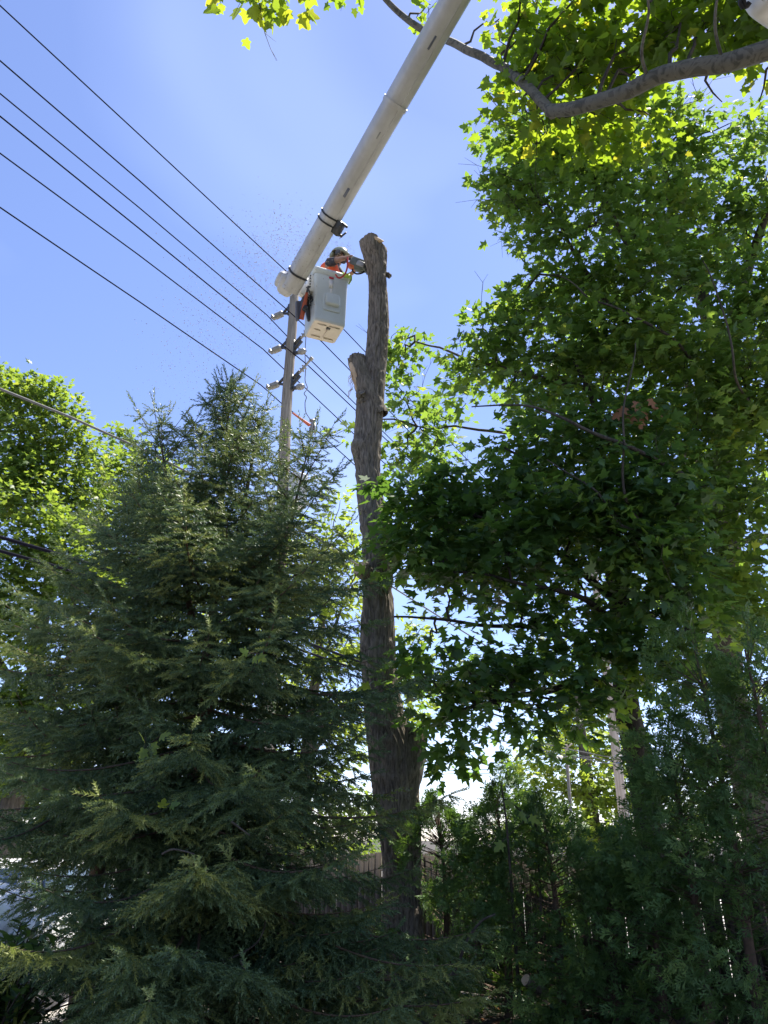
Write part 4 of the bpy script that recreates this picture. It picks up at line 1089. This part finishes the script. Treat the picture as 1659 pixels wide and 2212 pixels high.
# bracket between boom tip and bucket
lb = bc - e1 * .31
brk = make('mounting_bracket', [blob_box(lb + e3 * (BZ0 + .74) - e2 * .16, [e1, e2, e3], .07, .05, .17, .35), blob_box(lb - e1 * .08 + e3 * (BZ0 + .62) - e2 * .10, [e1, e2, e3], .10, .06, .12, .5), box(lb + e3 * (BZ0 + .70), .035, .16, .12, [e1, e2, e3])], M['fibre'], lift, True)
for q in range(5):
    make('bolt', lathe([(0, .011), (.02, .011), (.024, .006)], lb - e1 * .03 + e3 * (BZ0 + .63 + .055 * q) - e2 * .215, -e2, 8), M['dark_steel'], brk)
hs = []
for q in range(16):
    s = lb + e3 * (BZ0 + .55 + .1 * random.random()) + e2 * (.25 * random.random() - .2) - e1 * (.02 + .06 * random.random())
    pts = [s]
    for w_ in range(4):
        pts.append(pts[-1] + np.array([random.uniform(-.05, .07), random.uniform(-.04, .04), -.045 - .03 * random.random()]))
    hs += tube(pts, .009, 6, smooth_path=3)
make('hydraulic_hoses', hs, M['rubber'], lift, True)
make('levelling_cylinder', tube([lb + e3 * (BZ0 + .55) - e1 * .03, lb + e3 * (BZ0 + .12) + e1 * .03 - e2 * .05], [.05, .03], 12), M['dark_steel'], lift, True)
# elbow and lower boom, out of the picture
make('elbow', [blob_box(BE, [bx_, by_, bd_], .26, .26, .26, .6)], M['boom'], lift, True)
make('lower_boom', tube([BE + [.25, 0, 0], (6.2, -1.5, 1.0)], [.19, .23], 20), M['boom'], lift, True)
make('pedestal', lathe([(0, .5), (.3, .5), (.35, .35), (1.1, .3)], (6.2, -1.5, 0), (0, 0, 1), 24), M['fibre'], lift, True)
# things hung on the bucket
cl0, cl1, cl2, cl3 = P(637, 655, 12.0), P(659, 640, 12.1), P(657, 672, 12.1), P(641, 697, 12.0)
N_ = 9
cv = []
for a in range(N_):
    for b in range(N_):
        u_, v_ = a / (N_ - 1), b / (N_ - 1)
        p_ = (cl0 * (1 - u_) + cl1 * u_) * (1 - v_) + (cl3 * (1 - u_) + cl2 * u_) * v_
        cv.append(p_ + np.array([0, -.03 * math.sin(u_ * 9 + v_ * 2), 0]))
cv = np.array(cv)
cf = np.array([[a * N_ + b, a * N_ + b + 1, (a + 1) * N_ + b + 1, (a + 1) * N_ + b] for a in range(N_ - 1) for b in range(N_ - 1)])
o = make('tool_apron', [(cv, cf)], M['canvas'], None, True, origin=cl0)
so_ = o.modifiers.new('thick', 'SOLIDIFY'); so_.thickness = .012
tag(o, 'grey canvas flap hanging beside the bucket against the pole', 'canvas flap')
s0, s1 = P(663, 632, 12.0), P(651, 690, 12.05)
scb = empty('saw_scabbard', s1, 'orange red tool sheath strapped to the side of the bucket', 'tool sheath')
make('sheath', tube([s0, (s0 * .6 + s1 * .4), s1], [.022, .034, .04], 10), M['orange_guard'], scb, True)
make('strap', tube([P(656, 664, 11.97), P(662, 668, 11.97)], .05, 10), M['rubber'], scb, True)
make('handle', tube([s0, s0 + np.array([.02, 0, .12])], [.016, .02], 8), M['dark_steel'], scb, True)

# second lift, only a corner of its bucket shows
l2 = empty('aerial_lift', (7.5, 1.0, 0), 'white corner of a second lift bucket poking in at the top right', 'aerial lift')
c_ = P(1684, -52, 5.6)
ax2 = [unit(np.array([.86, .5, .1])), unit(np.array([-.5, .86, 0])), np.array([-.08, -.05, 1.])]
b2 = make('bucket', [blob_box(c_, ax2, .24, .24, .32, .32, (.9, 1.05), 16)], M['fibre'], l2, True)
make('latch_plate', [blob_box(P(1642, -18, 5.35), [ax2[0], ax2[1], ax2[2]], .05, .02, .06, .4)], M['steel'], b2, True)
make('control_hoses', tube([P(1612, -20, 5.5), P(1606, 0, 5.5), P(1612, 14, 5.52), P(1620, 4, 5.5)], .018, 8, smooth_path=4) + tube([P(1600, -20, 5.5), P(1598, 4, 5.5), P(1605, 18, 5.52)], .014, 8, smooth_path=4), M['rubber'], b2, True)
make('boom', tube([c_ + np.array([.3, .0, .1]), c_ + np.array([1.4, -1.0, 1.8]), (7.5, 1.0, 9.5)], [.12, .14, .16], 16), M['boom'], l2, True)
make('lower_boom', tube([(7.5, 1.0, 9.5), (7.5, 1.0, 0)], [.16, .24], 16), M['boom'], l2, True)

# ------------------------------------------------------------------ person in the bucket
def skin_body(name, verts, edges, radii, mat, parent, root_i, org):
    me = bpy.data.meshes.new(name)
    me.from_pydata([tuple(np.array(v) - org) for v in verts], edges, [])
    me.update()
    o = bpy.data.objects.new(name, me)
    COL.objects.link(o)
    o.parent = parent
    ORG[o.name] = org
    sk = o.modifiers.new('skin', 'SKIN')
    sk.use_smooth_shade = True
    if not me.skin_vertices:
        me.skin_vertices.new()
    for i, r in enumerate(radii):
        me.skin_vertices[0].data[i].radius = (r, r) if np.isscalar(r) else r
        me.skin_vertices[0].data[i].use_root = i == root_i
    sb = o.modifiers.new('sub', 'SUBSURF'); sb.levels = 2; sb.render_levels = 2
    me.materials.append(mat)
    return o
porg = bc + e3 * (BZ0 + .065)
person = empty('person', porg, 'person in orange vest and olive helmet cutting from the bucket with a chainsaw', 'person')
pel = PY(711, 640, 10.16); hipL, hipR = pel + [0, .09, -.02], pel + [0, -.09, -.02]
fz = BZ0 + .10
chest = PY(713, 584, 10.15); neck = PY(726, 567, 10.14); head = PY(733, 553, 10.13); crown_ = PY(736, 544, 10.13); chin = PY(741, 561, 10.12); nose = PY(746, 554, 10.12)
belly = (pel + chest) / 2
shR = PY(712, 568, 9.98); elR = PY(731, 561, 9.88); wrR = PY(748, 557, 9.88); haR = PY(754, 556, 9.88)
shL = PY(722, 574, 10.31); elL = PY(744, 601, 10.26); wrL = PY(762, 589, 10.04); haL = PY(769, 581, 9.94)
verts = [pel, belly, chest, neck, head, crown_, chin, nose, shR, elR, wrR, haR, shL, elL, wrL, haL]
edges = [(0, 1), (1, 2), (2, 3), (3, 4), (4, 5), (4, 6), (4, 7), (2, 8), (8, 9), (9, 10), (10, 11), (2, 12), (12, 13), (13, 14), (14, 15)]
rad = [.13, .125, .13, .06, .085, .07, .045, .022, .065, .047, .034, .036, .065, .047, .034, .036]
for hp in (hipL, hipR):
    b_ = len(verts)
    kn = np.array([hp[0] + .04, hp[1], fz + .42]); ak = np.array([hp[0], hp[1], fz + .09]); to = np.array([hp[0] + .13, hp[1], fz + .04])
    verts += [hp, kn, ak, to]; rad += [.10, .065, .045, .04]
    edges += [(0, b_), (b_, b_ + 1), (b_ + 1, b_ + 2), (b_ + 2, b_ + 3)]
def fingers(hand_i, fwd, side, curl):
    fwd, side, curl = unit(np.array(fwd, float)), unit(np.array(side, float)), unit(np.array(curl, float))
    h = np.array(verts[hand_i])
    for q, (o_, l_) in enumerate(((-.03, .07), (-.01, .08), (.01, .076), (.03, .06))):
        b_ = len(verts)
        verts.extend([h + side * o_ + fwd * .035, h + side * o_ + fwd * (.035 + l_ * .45) + curl * .015, h + side * o_ + fwd * (.035 + l_ * .5) + curl * .05])
        rad.extend([.0095, .009, .008])
        edges.extend([(hand_i, b_), (b_, b_ + 1), (b_ + 1, b_ + 2)])
    b_ = len(verts)
    verts.extend([h - side * .04 + fwd * .0, h - side * .055 + fwd * .035 + curl * .03])
    rad.extend([.011, .009])
    edges.extend([(hand_i, b_), (b_, b_ + 1)])
fingers(11, haR - wrR, (0, -1, .3), (.3, 0, -1))
fingers(15, haL - wrL, (.3, -1, 0), (.4, -.2, 1))
skin_body('body', verts, edges, rad, M['skin'], person, 0, porg)
# clothing
def wrap(name, pts, rads, mat, n=18, flat=.8, parent=person, cap=False, axis=None):
    return make(name, tube(np.array(pts), np.array(rads), n, cap=cap, smooth_path=5), mat, parent, True)
wrap('vest', [pel + [0, 0, -.05], belly, chest * .6 + belly * .4, chest, chest * .45 + neck * .55], [.145, .155, .172, .172, .115], M['hi_vis'])
wrap('shirt_sleeve', [chest * .5 + shR * .5, shR, (shR + elR) / 2, elR * .75 + shR * .25], [.07, .076, .066, .060], M['shirt'])
wrap('shirt_sleeve', [chest * .5 + shL * .5, shL, (shL + elL) / 2, elL * .75 + shL * .25], [.07, .076, .066, .060], M['shirt'])
wrap('shirt_collar', [chest * .5 + neck * .5, neck], [.10, .068], M['shirt'])
for hp in (hipL, hipR):
    wrap('trouser_leg', [hp + [0, 0, .06], hp, np.array([hp[0] + .04, hp[1], fz + .42]), np.array([hp[0], hp[1], fz + .1])], [.12, .12, .085, .07], M['trouser'])
hd = unit(crown_ - neck)
fx = unit(nose - head); fx = unit(fx - hd * np.dot(fx, hd)); fy = np.cross(hd, fx)
dome = []
for a in range(9):
    ph = math.pi / 2 * a / 8
    for b in range(24):
        th = 2 * math.pi * b / 24
        dome.append(head + hd * (.02 + .135 * math.sin(ph)) + fx * (.145 * math.cos(ph) * math.cos(th)) + fy * (.12 * math.cos(ph) * math.sin(th)))
dome = np.array(dome)
df = np.array([[a * 24 + b, a * 24 + (b + 1) % 24, (a + 1) * 24 + (b + 1) % 24, (a + 1) * 24 + b] for a in range(8) for b in range(24)])
hel = make('helmet', [(dome, df)], M['helmet'], person, True)
sm = hel.modifiers.new('thick', 'SOLIDIFY'); sm.thickness = .008; sm.offset = 1
make('brim', [blob_box(head + hd * .025 + fx * .14, [fx, fy, hd], .06, .095, .008, .7)], M['helmet'], hel, True)
make('ridge', [blob_box(head + hd * .145, [fx, fy, hd], .10, .018, .018, .6)], M['helmet'], hel, True)
for s in (-1, 1):
    make('ear_muff', [blob_box(head + fy * s * .105 - hd * .015, [fx, fy, hd], .042, .03, .055, .7)], M['dark_steel'], hel, True)
make('nape_guard', [blob_box(head - fx * .12 - hd * .03, [fx, fy, hd], .035, .07, .06, .7)], M['helmet'], hel, True)
make('glasses', [blob_box(head + fx * .082 + hd * .005, [fx, fy, hd], .02, .07, .02, .6)], M['rubber'], person, True)
make('beard', [blob_box(chin + fx * .01 - hd * .02, [fx, fy, hd], .05, .055, .04, .8)], M['shirt'], person, True)
make('buckle', [box(PY(722, 589, 9.97), .02, .015, .025)], M['steel'], person)

# chainsaw
sw = empty('chainsaw', PY(775, 575, 9.86), 'grey and orange chainsaw held against the trunk', 'chainsaw')
sx_ = unit(PY(797, 577, 9.86) - PY(755, 561, 9.86)); sup = unit(np.array([.35, -.25, .9]) - sx_ * np.dot([.35, -.25, .9], sx_)); sy_ = np.cross(sup, sx_)
SC0 = PY(775, 572, 9.86)
A3 = [sx_, sy_, sup]
make('engine_housing', [blob_box(SC0, A3, .155, .085, .075, .35, (1.05, .85), 12), blob_box(SC0 + sx_ * .03 - sup * .055, A3, .09, .08, .05, .5)], M['saw_body'], sw, True)
make('top_cover', [blob_box(SC0 + sup * .06 - sx_ * .01, A3, .15, .06, .03, .4)], M['helmet'], sw, True)
make('fuel_tank', [blob_box(SC0 - sup * .06 - sx_ * .09, A3, .07, .075, .045, .45)], M['saw_orange'], sw, True)
make('rear_handle', tube([SC0 - sx_ * .13 + sup * .04, SC0 - sx_ * .2 + sup * .035, SC0 - sx_ * .22 - sup * .01, SC0 - sx_ * .15 - sup * .05], .018, 8, smooth_path=5), M['rubber'], sw, True)
make('front_handle', tube([SC0 + sx_ * .13 - sup * .02, SC0 + sx_ * .12 - sup * .10, SC0 + sx_ * .03 - sup * .155, SC0 - sx_ * .05 - sup * .13, SC0 - sx_ * .06 - sup * .07], .013, 8, smooth_path=5), M['rubber'], sw, True)
make('side_panel', [blob_box(SC0 + sx_ * .05 - sup * .01 - sy_ * .08, A3, .07, .02, .045, .5)], M['steel'], sw, True)
make('hand_guard', [box(SC0 + sx_ * .165, .012, .09, .07, A3)], M['rubber'], sw)
make('guide_bar', [box(SC0 + sx_ * .36, .20, .035, .004, A3)], M['steel'], sw)
rp = [(751, 556), (751, 566), (750, 578), (746, 590), (739, 598), (731, 600), (725, 593)]
tag(make('red_lanyard', tube([PY(x, y, 9.76) for x, y in rp], .014, 8, smooth_path=5), M['red_rope'], None, True, origin=PY(751, 556, 9.76)), 'red lanyard looping from the chainsaw handle to the bucket rim', 'lanyard')

# flying sawdust
g = np.random.default_rng(77)
n = 5200
t = g.random(n) ** .8
cxp = np.interp(t, [0, .3, .6, 1], [760, 610, 545, 420]) + g.normal(size=n) * np.interp(t, [0, .4, 1], [10, 45, 80])
cyp = np.interp(t, [0, .3, .6, 1], [545, 520, 600, 800]) + g.normal(size=n) * np.interp(t, [0, .4, 1], [18, 55, 85])
dep = 12.0 + 1.1 * g.normal(size=n) * np.interp(t, [0, 1], [.3, 1])
cp_ = np.array([P(a, b, c) for a, b, c in zip(cxp, cyp, dep)])
fr = frames(g.normal(size=(n, 3)), g.normal(size=(n, 3)))
TET = (np.array([[-.5, 0, 0], [.5, .1, 0], [.1, .35, .1], [0, .05, .3]]), np.array([[0, 2, 1], [0, 1, 3], [1, 2, 3], [2, 0, 3]]))
tag(make('sawdust', [scatter(*TET, cp_, fr, .008 + .024 * g.random(n) ** 2)], M['chip'], None, origin=cp_[0]), 'cloud of flying sawdust chips left of the bucket', 'sawdust', kind='stuff')

# ------------------------------------------------------------------ far poles and wires through the gap
fp0 = P(1344, 1740, 20); fp0[2] = 0
fp = empty('utility_pole', fp0, 'pale wooden pole far off in the gap left of the dark maple trunk', 'utility pole')
make('shaft', tube([fp0 - [0, 0, .2], fp0 + [0, 0, 4], fp0 + [-.05, 0, 9]], [.135, .12, .10], 14, smooth_path=4), M['far_pole'], fp, True)
hz = P(1332, 1642, 20)
make('spool_bracket', [box(hz + [.02, -.12, .08], .10, .04, .03), box(hz + [.02, -.12, -.1], .08, .04, .04), box(hz + [.05, -.13, -.2], .02, .03, .12)] + lathe([(0, .03), (.03, .05), (.06, .03), (.1, .05)], hz + [.14, -.12, .02], (0, 0, 1), 10), M['steel'], fp)
make('conduit', tube([fp0 + [.15, -.02, 0], fp0 + [.14, -.02, 2.6]], .025, 8), M['steel'], fp, True)
for lab, pts in (('higher pale service wire reaching the far pole', [(960, 1540), (1090, 1583), (1200, 1612), (1340, 1640)]), ('lower pale service wire reaching the far pole', [(930, 1560), (1050, 1592), (1180, 1622), (1340, 1654)]),
                 ('thin pale wire from the lamp to the far pole', [(1215, 1640), (1280, 1636), (1340, 1650)])):
    q = [P(x, y, 19.9 + .004 * (1340 - x)) for x, y in pts]
    tag(make('service_wire', tube(q, .014, 5, smooth_path=4), M['grey_wire'], None, True, origin=q[0]), lab, 'wire', 'wires in the far gap')
for lab, pts in (('higher faint wire across the bright sky gap right of the trunk', [(900, 1668), (1000, 1664), (1100, 1660)]), ('lower faint wire across the bright sky gap right of the trunk', [(900, 1674), (1000, 1671), (1100, 1670)])):
    q = [P(x, y, 30) for x, y in pts]
    tag(make('service_wire', tube(q, .012, 5, smooth_path=3), M['wire'], None, True, origin=q[0]), lab, 'wire', 'wires in the far gap')
lp = P(1232, 1740, 27); lp[2] = 0
lamp = empty('street_lamp', lp, 'slim grey street lamp in front of the far yellow tree', 'street lamp')
t_ = P(1226, 1640, 27)
make('post', tube([lp - [0, 0, .1], (lp[0], lp[1], t_[2] - .2), t_ + [-.02, 0, .06], t_ + [-.2, 0, .08]], [.055, .045, .035, .025], 10, smooth_path=5), M['grey_wire'], lamp, True)
make('lamp_head', [blob_box(t_ + [-.32, 0, .07], np.eye(3), .17, .09, .05, .6)], M['fibre'], lamp, True)
ap = P(1222, 1600, 27)
ap0 = P(1228, 1740, 28); ap0[2] = 0
p2 = empty('utility_pole', ap0, 'thin distant pole with a slanted arm above the street lamp', 'utility pole')
make('shaft', tube([ap0, P(1223, 1608, 28)], [.06, .05], 8), M['far_pole'], p2, True)
make('arm', [bar(P(1224, 1616, 28), P(1236, 1606, 28), .05, .05)], M['far_pole'], p2)

# ------------------------------------------------------------------ white car at the left edge
CXc, CYr = -4.2, 7.6
car = empty('parked_car', (CXc, CYr + 2.2, 0), 'white parked car half hidden by the leafy bush at the left edge', 'car')
def car_ring(y, w, zlo, zhi, wt, n=None):
    # closed cross-section across the car at distance y from the tail
    o = [(-w * .92, zlo), (w * .92, zlo), (w, zlo + .15), (w, zlo + .35), (w * .97, min(.92, zhi - .02)), (wt, zhi - .04), (wt * .85, zhi), (-wt * .85, zhi), (-wt, zhi - .04), (-w * .97, min(.92, zhi - .02)), (-w, zlo + .35), (-w, zlo + .15)]
    return np.array([[CXc + x, CYr + y, z] for x, z in o])
rings = [car_ring(0, .78, .42, .90, .70), car_ring(.06, .86, .32, .98, .72), car_ring(.35, .89, .26, 1.04, .72), car_ring(.62, .9, .24, 1.10, .70), car_ring(1.15, .9, .24, 1.40, .60), car_ring(1.7, .9, .24, 1.45, .60), car_ring(2.5, .9, .24, 1.44, .60), car_ring(2.9, .9, .24, 1.36, .60), car_ring(3.5, .9, .24, .98, .72), car_ring(4.2, .86, .26, .86, .72), car_ring(4.45, .76, .36, .70, .68)]
V = np.concatenate(rings); m_, n_ = len(rings), 12
i = np.arange(m_ - 1)[:, None] * n_; j = np.arange(n_)[None]; k = (j + 1) % n_
body = make('body', [(V, np.stack([i + j, i + k, i + n_ + k, i + n_ + j], -1).reshape(-1, 4)), (rings[0], np.arange(12)[None, ::-1]), (rings[-1], np.arange(12)[None])], M['car_paint'], car, True)
bv = body.modifiers.new('sub', 'SUBSURF'); bv.levels = 1; bv.render_levels = 2
def pane(name, pts, parent=car):
    p = np.array(pts, float)
    nr = np.cross(p[1] - p[0], p[2] - p[0]); nr /= np.linalg.norm(nr)
    c = p.mean(0)
    if np.dot(nr, c - np.array([CXc, CYr + 2, .8])) < 0: nr = -nr
    b_ = p - nr * .02
    ch = [(p, [list(range(len(p)))]), (np.concatenate([p, b_]), [[a, (a + 1) % len(p), len(p) + (a + 1) % len(p), len(p) + a] for a in range(len(p))])]
    return make(name, ch, M['glass'], parent)
pane('rear_window', [(CXc - .58, CYr + .70, 1.10), (CXc + .58, CYr + .70, 1.10), (CXc + .50, CYr + 1.06, 1.365), (CXc - .50, CYr + 1.06, 1.365)])
pane('windscreen', [(CXc - .58, CYr + 3.48, 1.0), (CXc + .58, CYr + 3.48, 1.0), (CXc + .50, CYr + 3.02, 1.33), (CXc - .50, CYr + 3.02, 1.33)])
for s in (-1, 1):
    x0, x1 = CXc + s * .86, CXc + s * .66
    pane('side_window', [(x0, CYr + .95, 1.0), (x0, CYr + 2.0, .98), (x1, CYr + 2.0, 1.37), (x1, CYr + 1.25, 1.34)])
    pane('side_window', [(x0, CYr + 2.06, .98), (x0, CYr + 3.25, .98), (x1, CYr + 2.85, 1.33), (x1, CYr + 2.06, 1.37)])
    make('tail_light', [blob_box((CXc + s * .68, CYr + .04, .82), np.eye(3), .15, .05, .07, .5)], M['tail'], car, True)
    make('headlight', [blob_box((CXc + s * .62, CYr + 4.40, .62), np.eye(3), .14, .06, .06, .5)], M['glass'], car, True)
    for yy_ in (.85, 3.55):
        wh = make('wheel', lathe([(-.1, .2), (-.1, .31), (-.08, .325), (.08, .325), (.1, .31), (.1, .2)], (CXc + s * .80, CYr + yy_, .325), (1, 0, 0), 28), M['rubber'], car, True)
        make('rim', lathe([(0, .2), (.012, .19), (.016, .05), (.03, .04)], (CXc + s * .895, CYr + yy_, .325), (s, 0, 0), 20), M['steel'], wh, True)
make('bumper', [blob_box((CXc, CYr - .01, .5), np.eye(3), .84, .08, .12, .4)], M['car_paint'], car, True)
make('number_plate', [box((CXc, CYr - .015, .78), .16, .012, .055)], M['fibre'], car)

# leafy bush in front of the car
def bush(label, x, y, H, Rr, n, seed):
    g = np.random.default_rng(seed)
    root = empty('leafy_bush', (x, y, 0), label, 'bush')
    A, B = [], []
    pos = []
    tip = []
    for q in range(n):
        a = g.random() * 6.28; b = Rr * math.sqrt(g.random())
        p = np.array([x + .3 * b * math.cos(a), y + .3 * b * math.sin(a), 0]); e = np.array([x + b * math.cos(a), y + b * math.sin(a), H * (.6 + .45 * g.random()) * (1 - .25 * b / Rr)])
        s = [p + (e - p) * t + np.array([0, 0, .12 * math.sin(t * 3.1)]) for t in np.linspace(0, 1, 7)]
        A += s[:-1]; B += s[1:]
        for t in np.linspace(.2, 1, 26):
            c = p + (e - p) * t + np.array([0, 0, .12 * math.sin(t * 3.1)])
            th = g.random() * 6.28
            d = np.array([math.cos(th), math.sin(th), .5])
            pos.append(c); tip.append(d)
    pos = np.array(pos); tip = np.array(tip)
    tag(make('stems', [prisms(A, B, .006, .004)], M['twig'], root, True), kind='stuff')
    tag(make('foliage', [scatter(*OVAL, pos, frames(tip, np.array([0, 0, 1.]) + .5 * g.normal(size=pos.shape)), .07 + .04 * g.random(len(pos)))], M['shrub_leaf'], root, False, np.repeat(g.random(len(pos)), len(OVAL[0]))), kind='stuff')
bush('leafy bush with small glossy leaves in front of the white car', -2.85, 6.3, 1.22, .62, 84, 91)

# strap leaves in the lower left corner
ir = empty('strap_leaf_plant', P(25, 2250, 5.2) * [1, 1, 0], 'plant with long upright strap leaves in the lower left corner', 'plant')
for (xa, ya, xb, yb, xc, yc) in ((12, 2260, 14, 2180, 18, 2110), (30, 2260, 36, 2170, 60, 2120), (-10, 2260, -4, 2190, -14, 2130), (20, 2260, 50, 2200, 74, 2170)):
    q, _ = catmull(np.array([P(xa, ya, 5.2), P(xb, yb, 5.2), P(xc, yc, 5.15)]), np.ones(3), 6)
    w_ = np.linspace(.016, .002, len(q))
    ch = []
    lft = q - np.array([1, .3, 0]) * w_[:, None]; rgt = q + np.array([1, .3, 0]) * w_[:, None]; mid = q + np.array([0, .01, 0])
    V = np.concatenate([lft, mid, rgt]); n_ = len(q)
    F = [[a, a + 1, n_ + a + 1, n_ + a] for a in range(n_ - 1)] + [[n_ + a, n_ + a + 1, 2 * n_ + a + 1, 2 * n_ + a] for a in range(n_ - 1)]
    make('strap_leaf', [(V, F)], M['blade_leaf'], ir, True, np.full(len(V), random.random()))

# ------------------------------------------------------------------ cut bits lying and hanging about
def sprig(name, label, leaves, d, mat, size, cat='leaf sprig'):
    root = empty(name, P(*leaves[0][:2], d), label, cat)
    pts = [P(x, y, d) for x, y, *_ in leaves]
    make('stalk', tube([pts[0] + [0, .02, .03]] + [p + [0, .01, .01] for p in pts], .004, 5), M['twig'], root, True)
    for (x, y, tx, ty) in leaves:
        p = P(x, y, d)[None]; t = (P(x + tx, y + ty, d - .02) - P(x, y, d))[None]
        make('leaf', [scatter(*MAPLE, p, frames(t, np.array([[.2, -1, .5]]) + .3 * rng.normal(size=(1, 3))), [size])], mat, root, False, np.full(len(MAPLE[0]), .5 + .5 * random.random()))
sprig('maple_sprig', 'fallen sprig of bright maple leaves caught on the tall spruce', [(312, 1600, -5, -10), (312, 1618, -8, 22), (345, 1592, 20, -8), (330, 1605, 3, 20)], 5.6, M['bright_leaf'], .10)
sprig('maple_sprig', 'small fallen maple leaf lying on the spruce bough in the middle', [(350, 1745, 4, -14), (368, 1740, 14, -4)], 5.3, M['bright_leaf'], .085)
sprig('maple_sprig', 'fallen maple leaves on the spruce right above the tree middle', [(545, 1425, 14, -5), (560, 1415, 8, 8), (535, 1412, -8, -5)], 5.6, M['bright_leaf'], .08)
sprig('dead_leaf_cluster', 'cluster of dead brown leaves hanging in the maple crown', [(1350, 880, -14, 18), (1375, 868, 2, 22), (1390, 885, 10, 20), (1420, 880, 12, 20), (1365, 895, -4, 22), (1405, 862, 8, 16), (1338, 893, -16, 10), (1385, 905, 0, 22)], 9.3, M['dead_leaf'], .15)
sprig('young_maple', 'pale green maple seedling leaves in front of the cedars', [(1125, 1755, 14, 20), (1110, 1740, -12, -6), (1145, 1765, 20, 12), (1085, 1820, -10, 12)], 7.4, M['bright_leaf'], .12)
def log(label, a, b, r, group='cut wood on the ground'):
    a, b = np.array(a), np.array(b)
    root = empty('cut_log', (a + b) / 2, label, 'log', group)
    p = np.array([a + (b - a) * t for t in np.linspace(0, 1, 8)])
    (v, f), = tube(p, r, 20, cap=False)
    v = v + (np.stack([vnoise(v * 14, 31), vnoise(v * 14, 32), vnoise(v * 14, 33)], -1) - .5) * .02
    make('bark', [(v, f)], M['bark'], root, True)
    for ring, c in ((v[:20], a), (v[-20:], b)):
        make('cut_end', [(np.concatenate([ring, [c]]), np.stack([np.arange(20), (np.arange(20) + 1) % 20, np.full(20, 20)], -1))], M['cut_wood'], root)
log('pale sawn branch piece lying low among the cedars', P(1136, 2116, 7.25), P(1176, 2146, 7.3), .05)
log('brown log end at the bottom edge on the right', P(1455, 2222, 7.0), P(1510, 2208, 7.05), .10)
log('small brown log at the bottom edge in the middle', P(1180, 2222, 7.2), P(1260, 2215, 7.25), .05)
pts = [P(1160, 2152, 7.3), P(1178, 2163, 7.3), P(1192, 2178, 7.25)]
tag(make('broken_stick', tube(pts, [.010, .013, .02], 7, smooth_path=4), M['cut_wood'], None, True, origin=pts[0]), 'short pale broken stick below the sawn branch piece', 'stick')
def stem(name, label, px, d, r0, r1, cat='sapling'):
    pts = [P(x, y, d) for x, y in px]
    tag(make(name, tube(pts, np.linspace(r0, r1, len(pts)), 7, smooth_path=5), M['maple_bark'], None, True, origin=pts[0]), label, cat)
stem('sapling_stem', 'thin upright sapling stem in front of the fence', [(1128, 2230), (1118, 2100), (1108, 1960), (1100, 1850), (1092, 1760), (1082, 1690)], 7.6, .022, .006)
stem('fallen_branch', 'curved bare branch leaning low across the cedars beside the trunk', [(918, 2215), (960, 2140), (990, 2080), (1010, 2030), (1040, 1990), (1070, 1975)], 7.0, .02, .009, 'branch')
stem('sapling_stem', 'second thin sapling stem close to the fence boards', [(1180, 2230), (1172, 2060), (1166, 1900), (1158, 1780)], 7.9, .02, .008)
for lab, px, d in (('pale bare twig poking from the spruce in the middle', [(350, 1845), (372, 1835), (395, 1838), (420, 1845)], 5.2), ('short dead twig on the spruce pointing up right', [(500, 1775), (520, 1790), (540, 1805)], 5.1),
                   ('dry forked twig hanging from the low spruce bough', [(520, 2075), (530, 2100), (545, 2110), (555, 2125)], 4.9), ('thin dead branch curving down through the low spruce', [(460, 2085), (520, 2060), (560, 2030), (575, 1980), (572, 1930)], 5.5)):
    stem('dead_twig', lab, px, d, .008, .004, 'twig')

# low growth and litter along the foot of the hedge
g = np.random.default_rng(123)
n = 2600
gx_ = g.uniform(-2.2, 4.6, n); gy_ = g.uniform(4.8, 9.9, n)
dens_ = vnoise(np.column_stack([gx_ * 1.3, gy_ * 1.3, 0 * gx_]), 50)
k = dens_ > .4
gx_, gy_ = gx_[k], gy_[k]
pos = np.column_stack([gx_, gy_, .02 + .30 * g.random(len(gx_)) ** 2 * dens_[k]])
tag(make('ground_cover', [scatter(*OVAL, pos, frames(g.normal(size=pos.shape) * [1, 1, .5] + [0, 0, .3], np.array([0, 0, 1.]) + .5 * g.normal(size=pos.shape)), .07 + .08 * g.random(len(pos)))], M['shrub_leaf'], None, False,
         np.repeat(g.random(len(pos)), len(OVAL[0]))), 'low leafy ground cover at the foot of the hedge', 'ground cover', kind='stuff')
n = 1500
pos = np.column_stack([g.uniform(-2.2, 4.6, n), g.uniform(4.8, 10.2, n), .006 + .02 * g.random(n)])
tag(make('leaf_litter', [scatter(*STAR, pos, frames(g.normal(size=pos.shape) * [1, 1, .15], np.array([0, 0, 1.]) + .25 * g.normal(size=pos.shape)), .05 + .05 * g.random(n))], M['dead_leaf'], None, False,
         np.repeat(g.random(n), len(STAR[0]))), 'scattered brown leaf litter on the soil', 'leaf litter', kind='stuff')
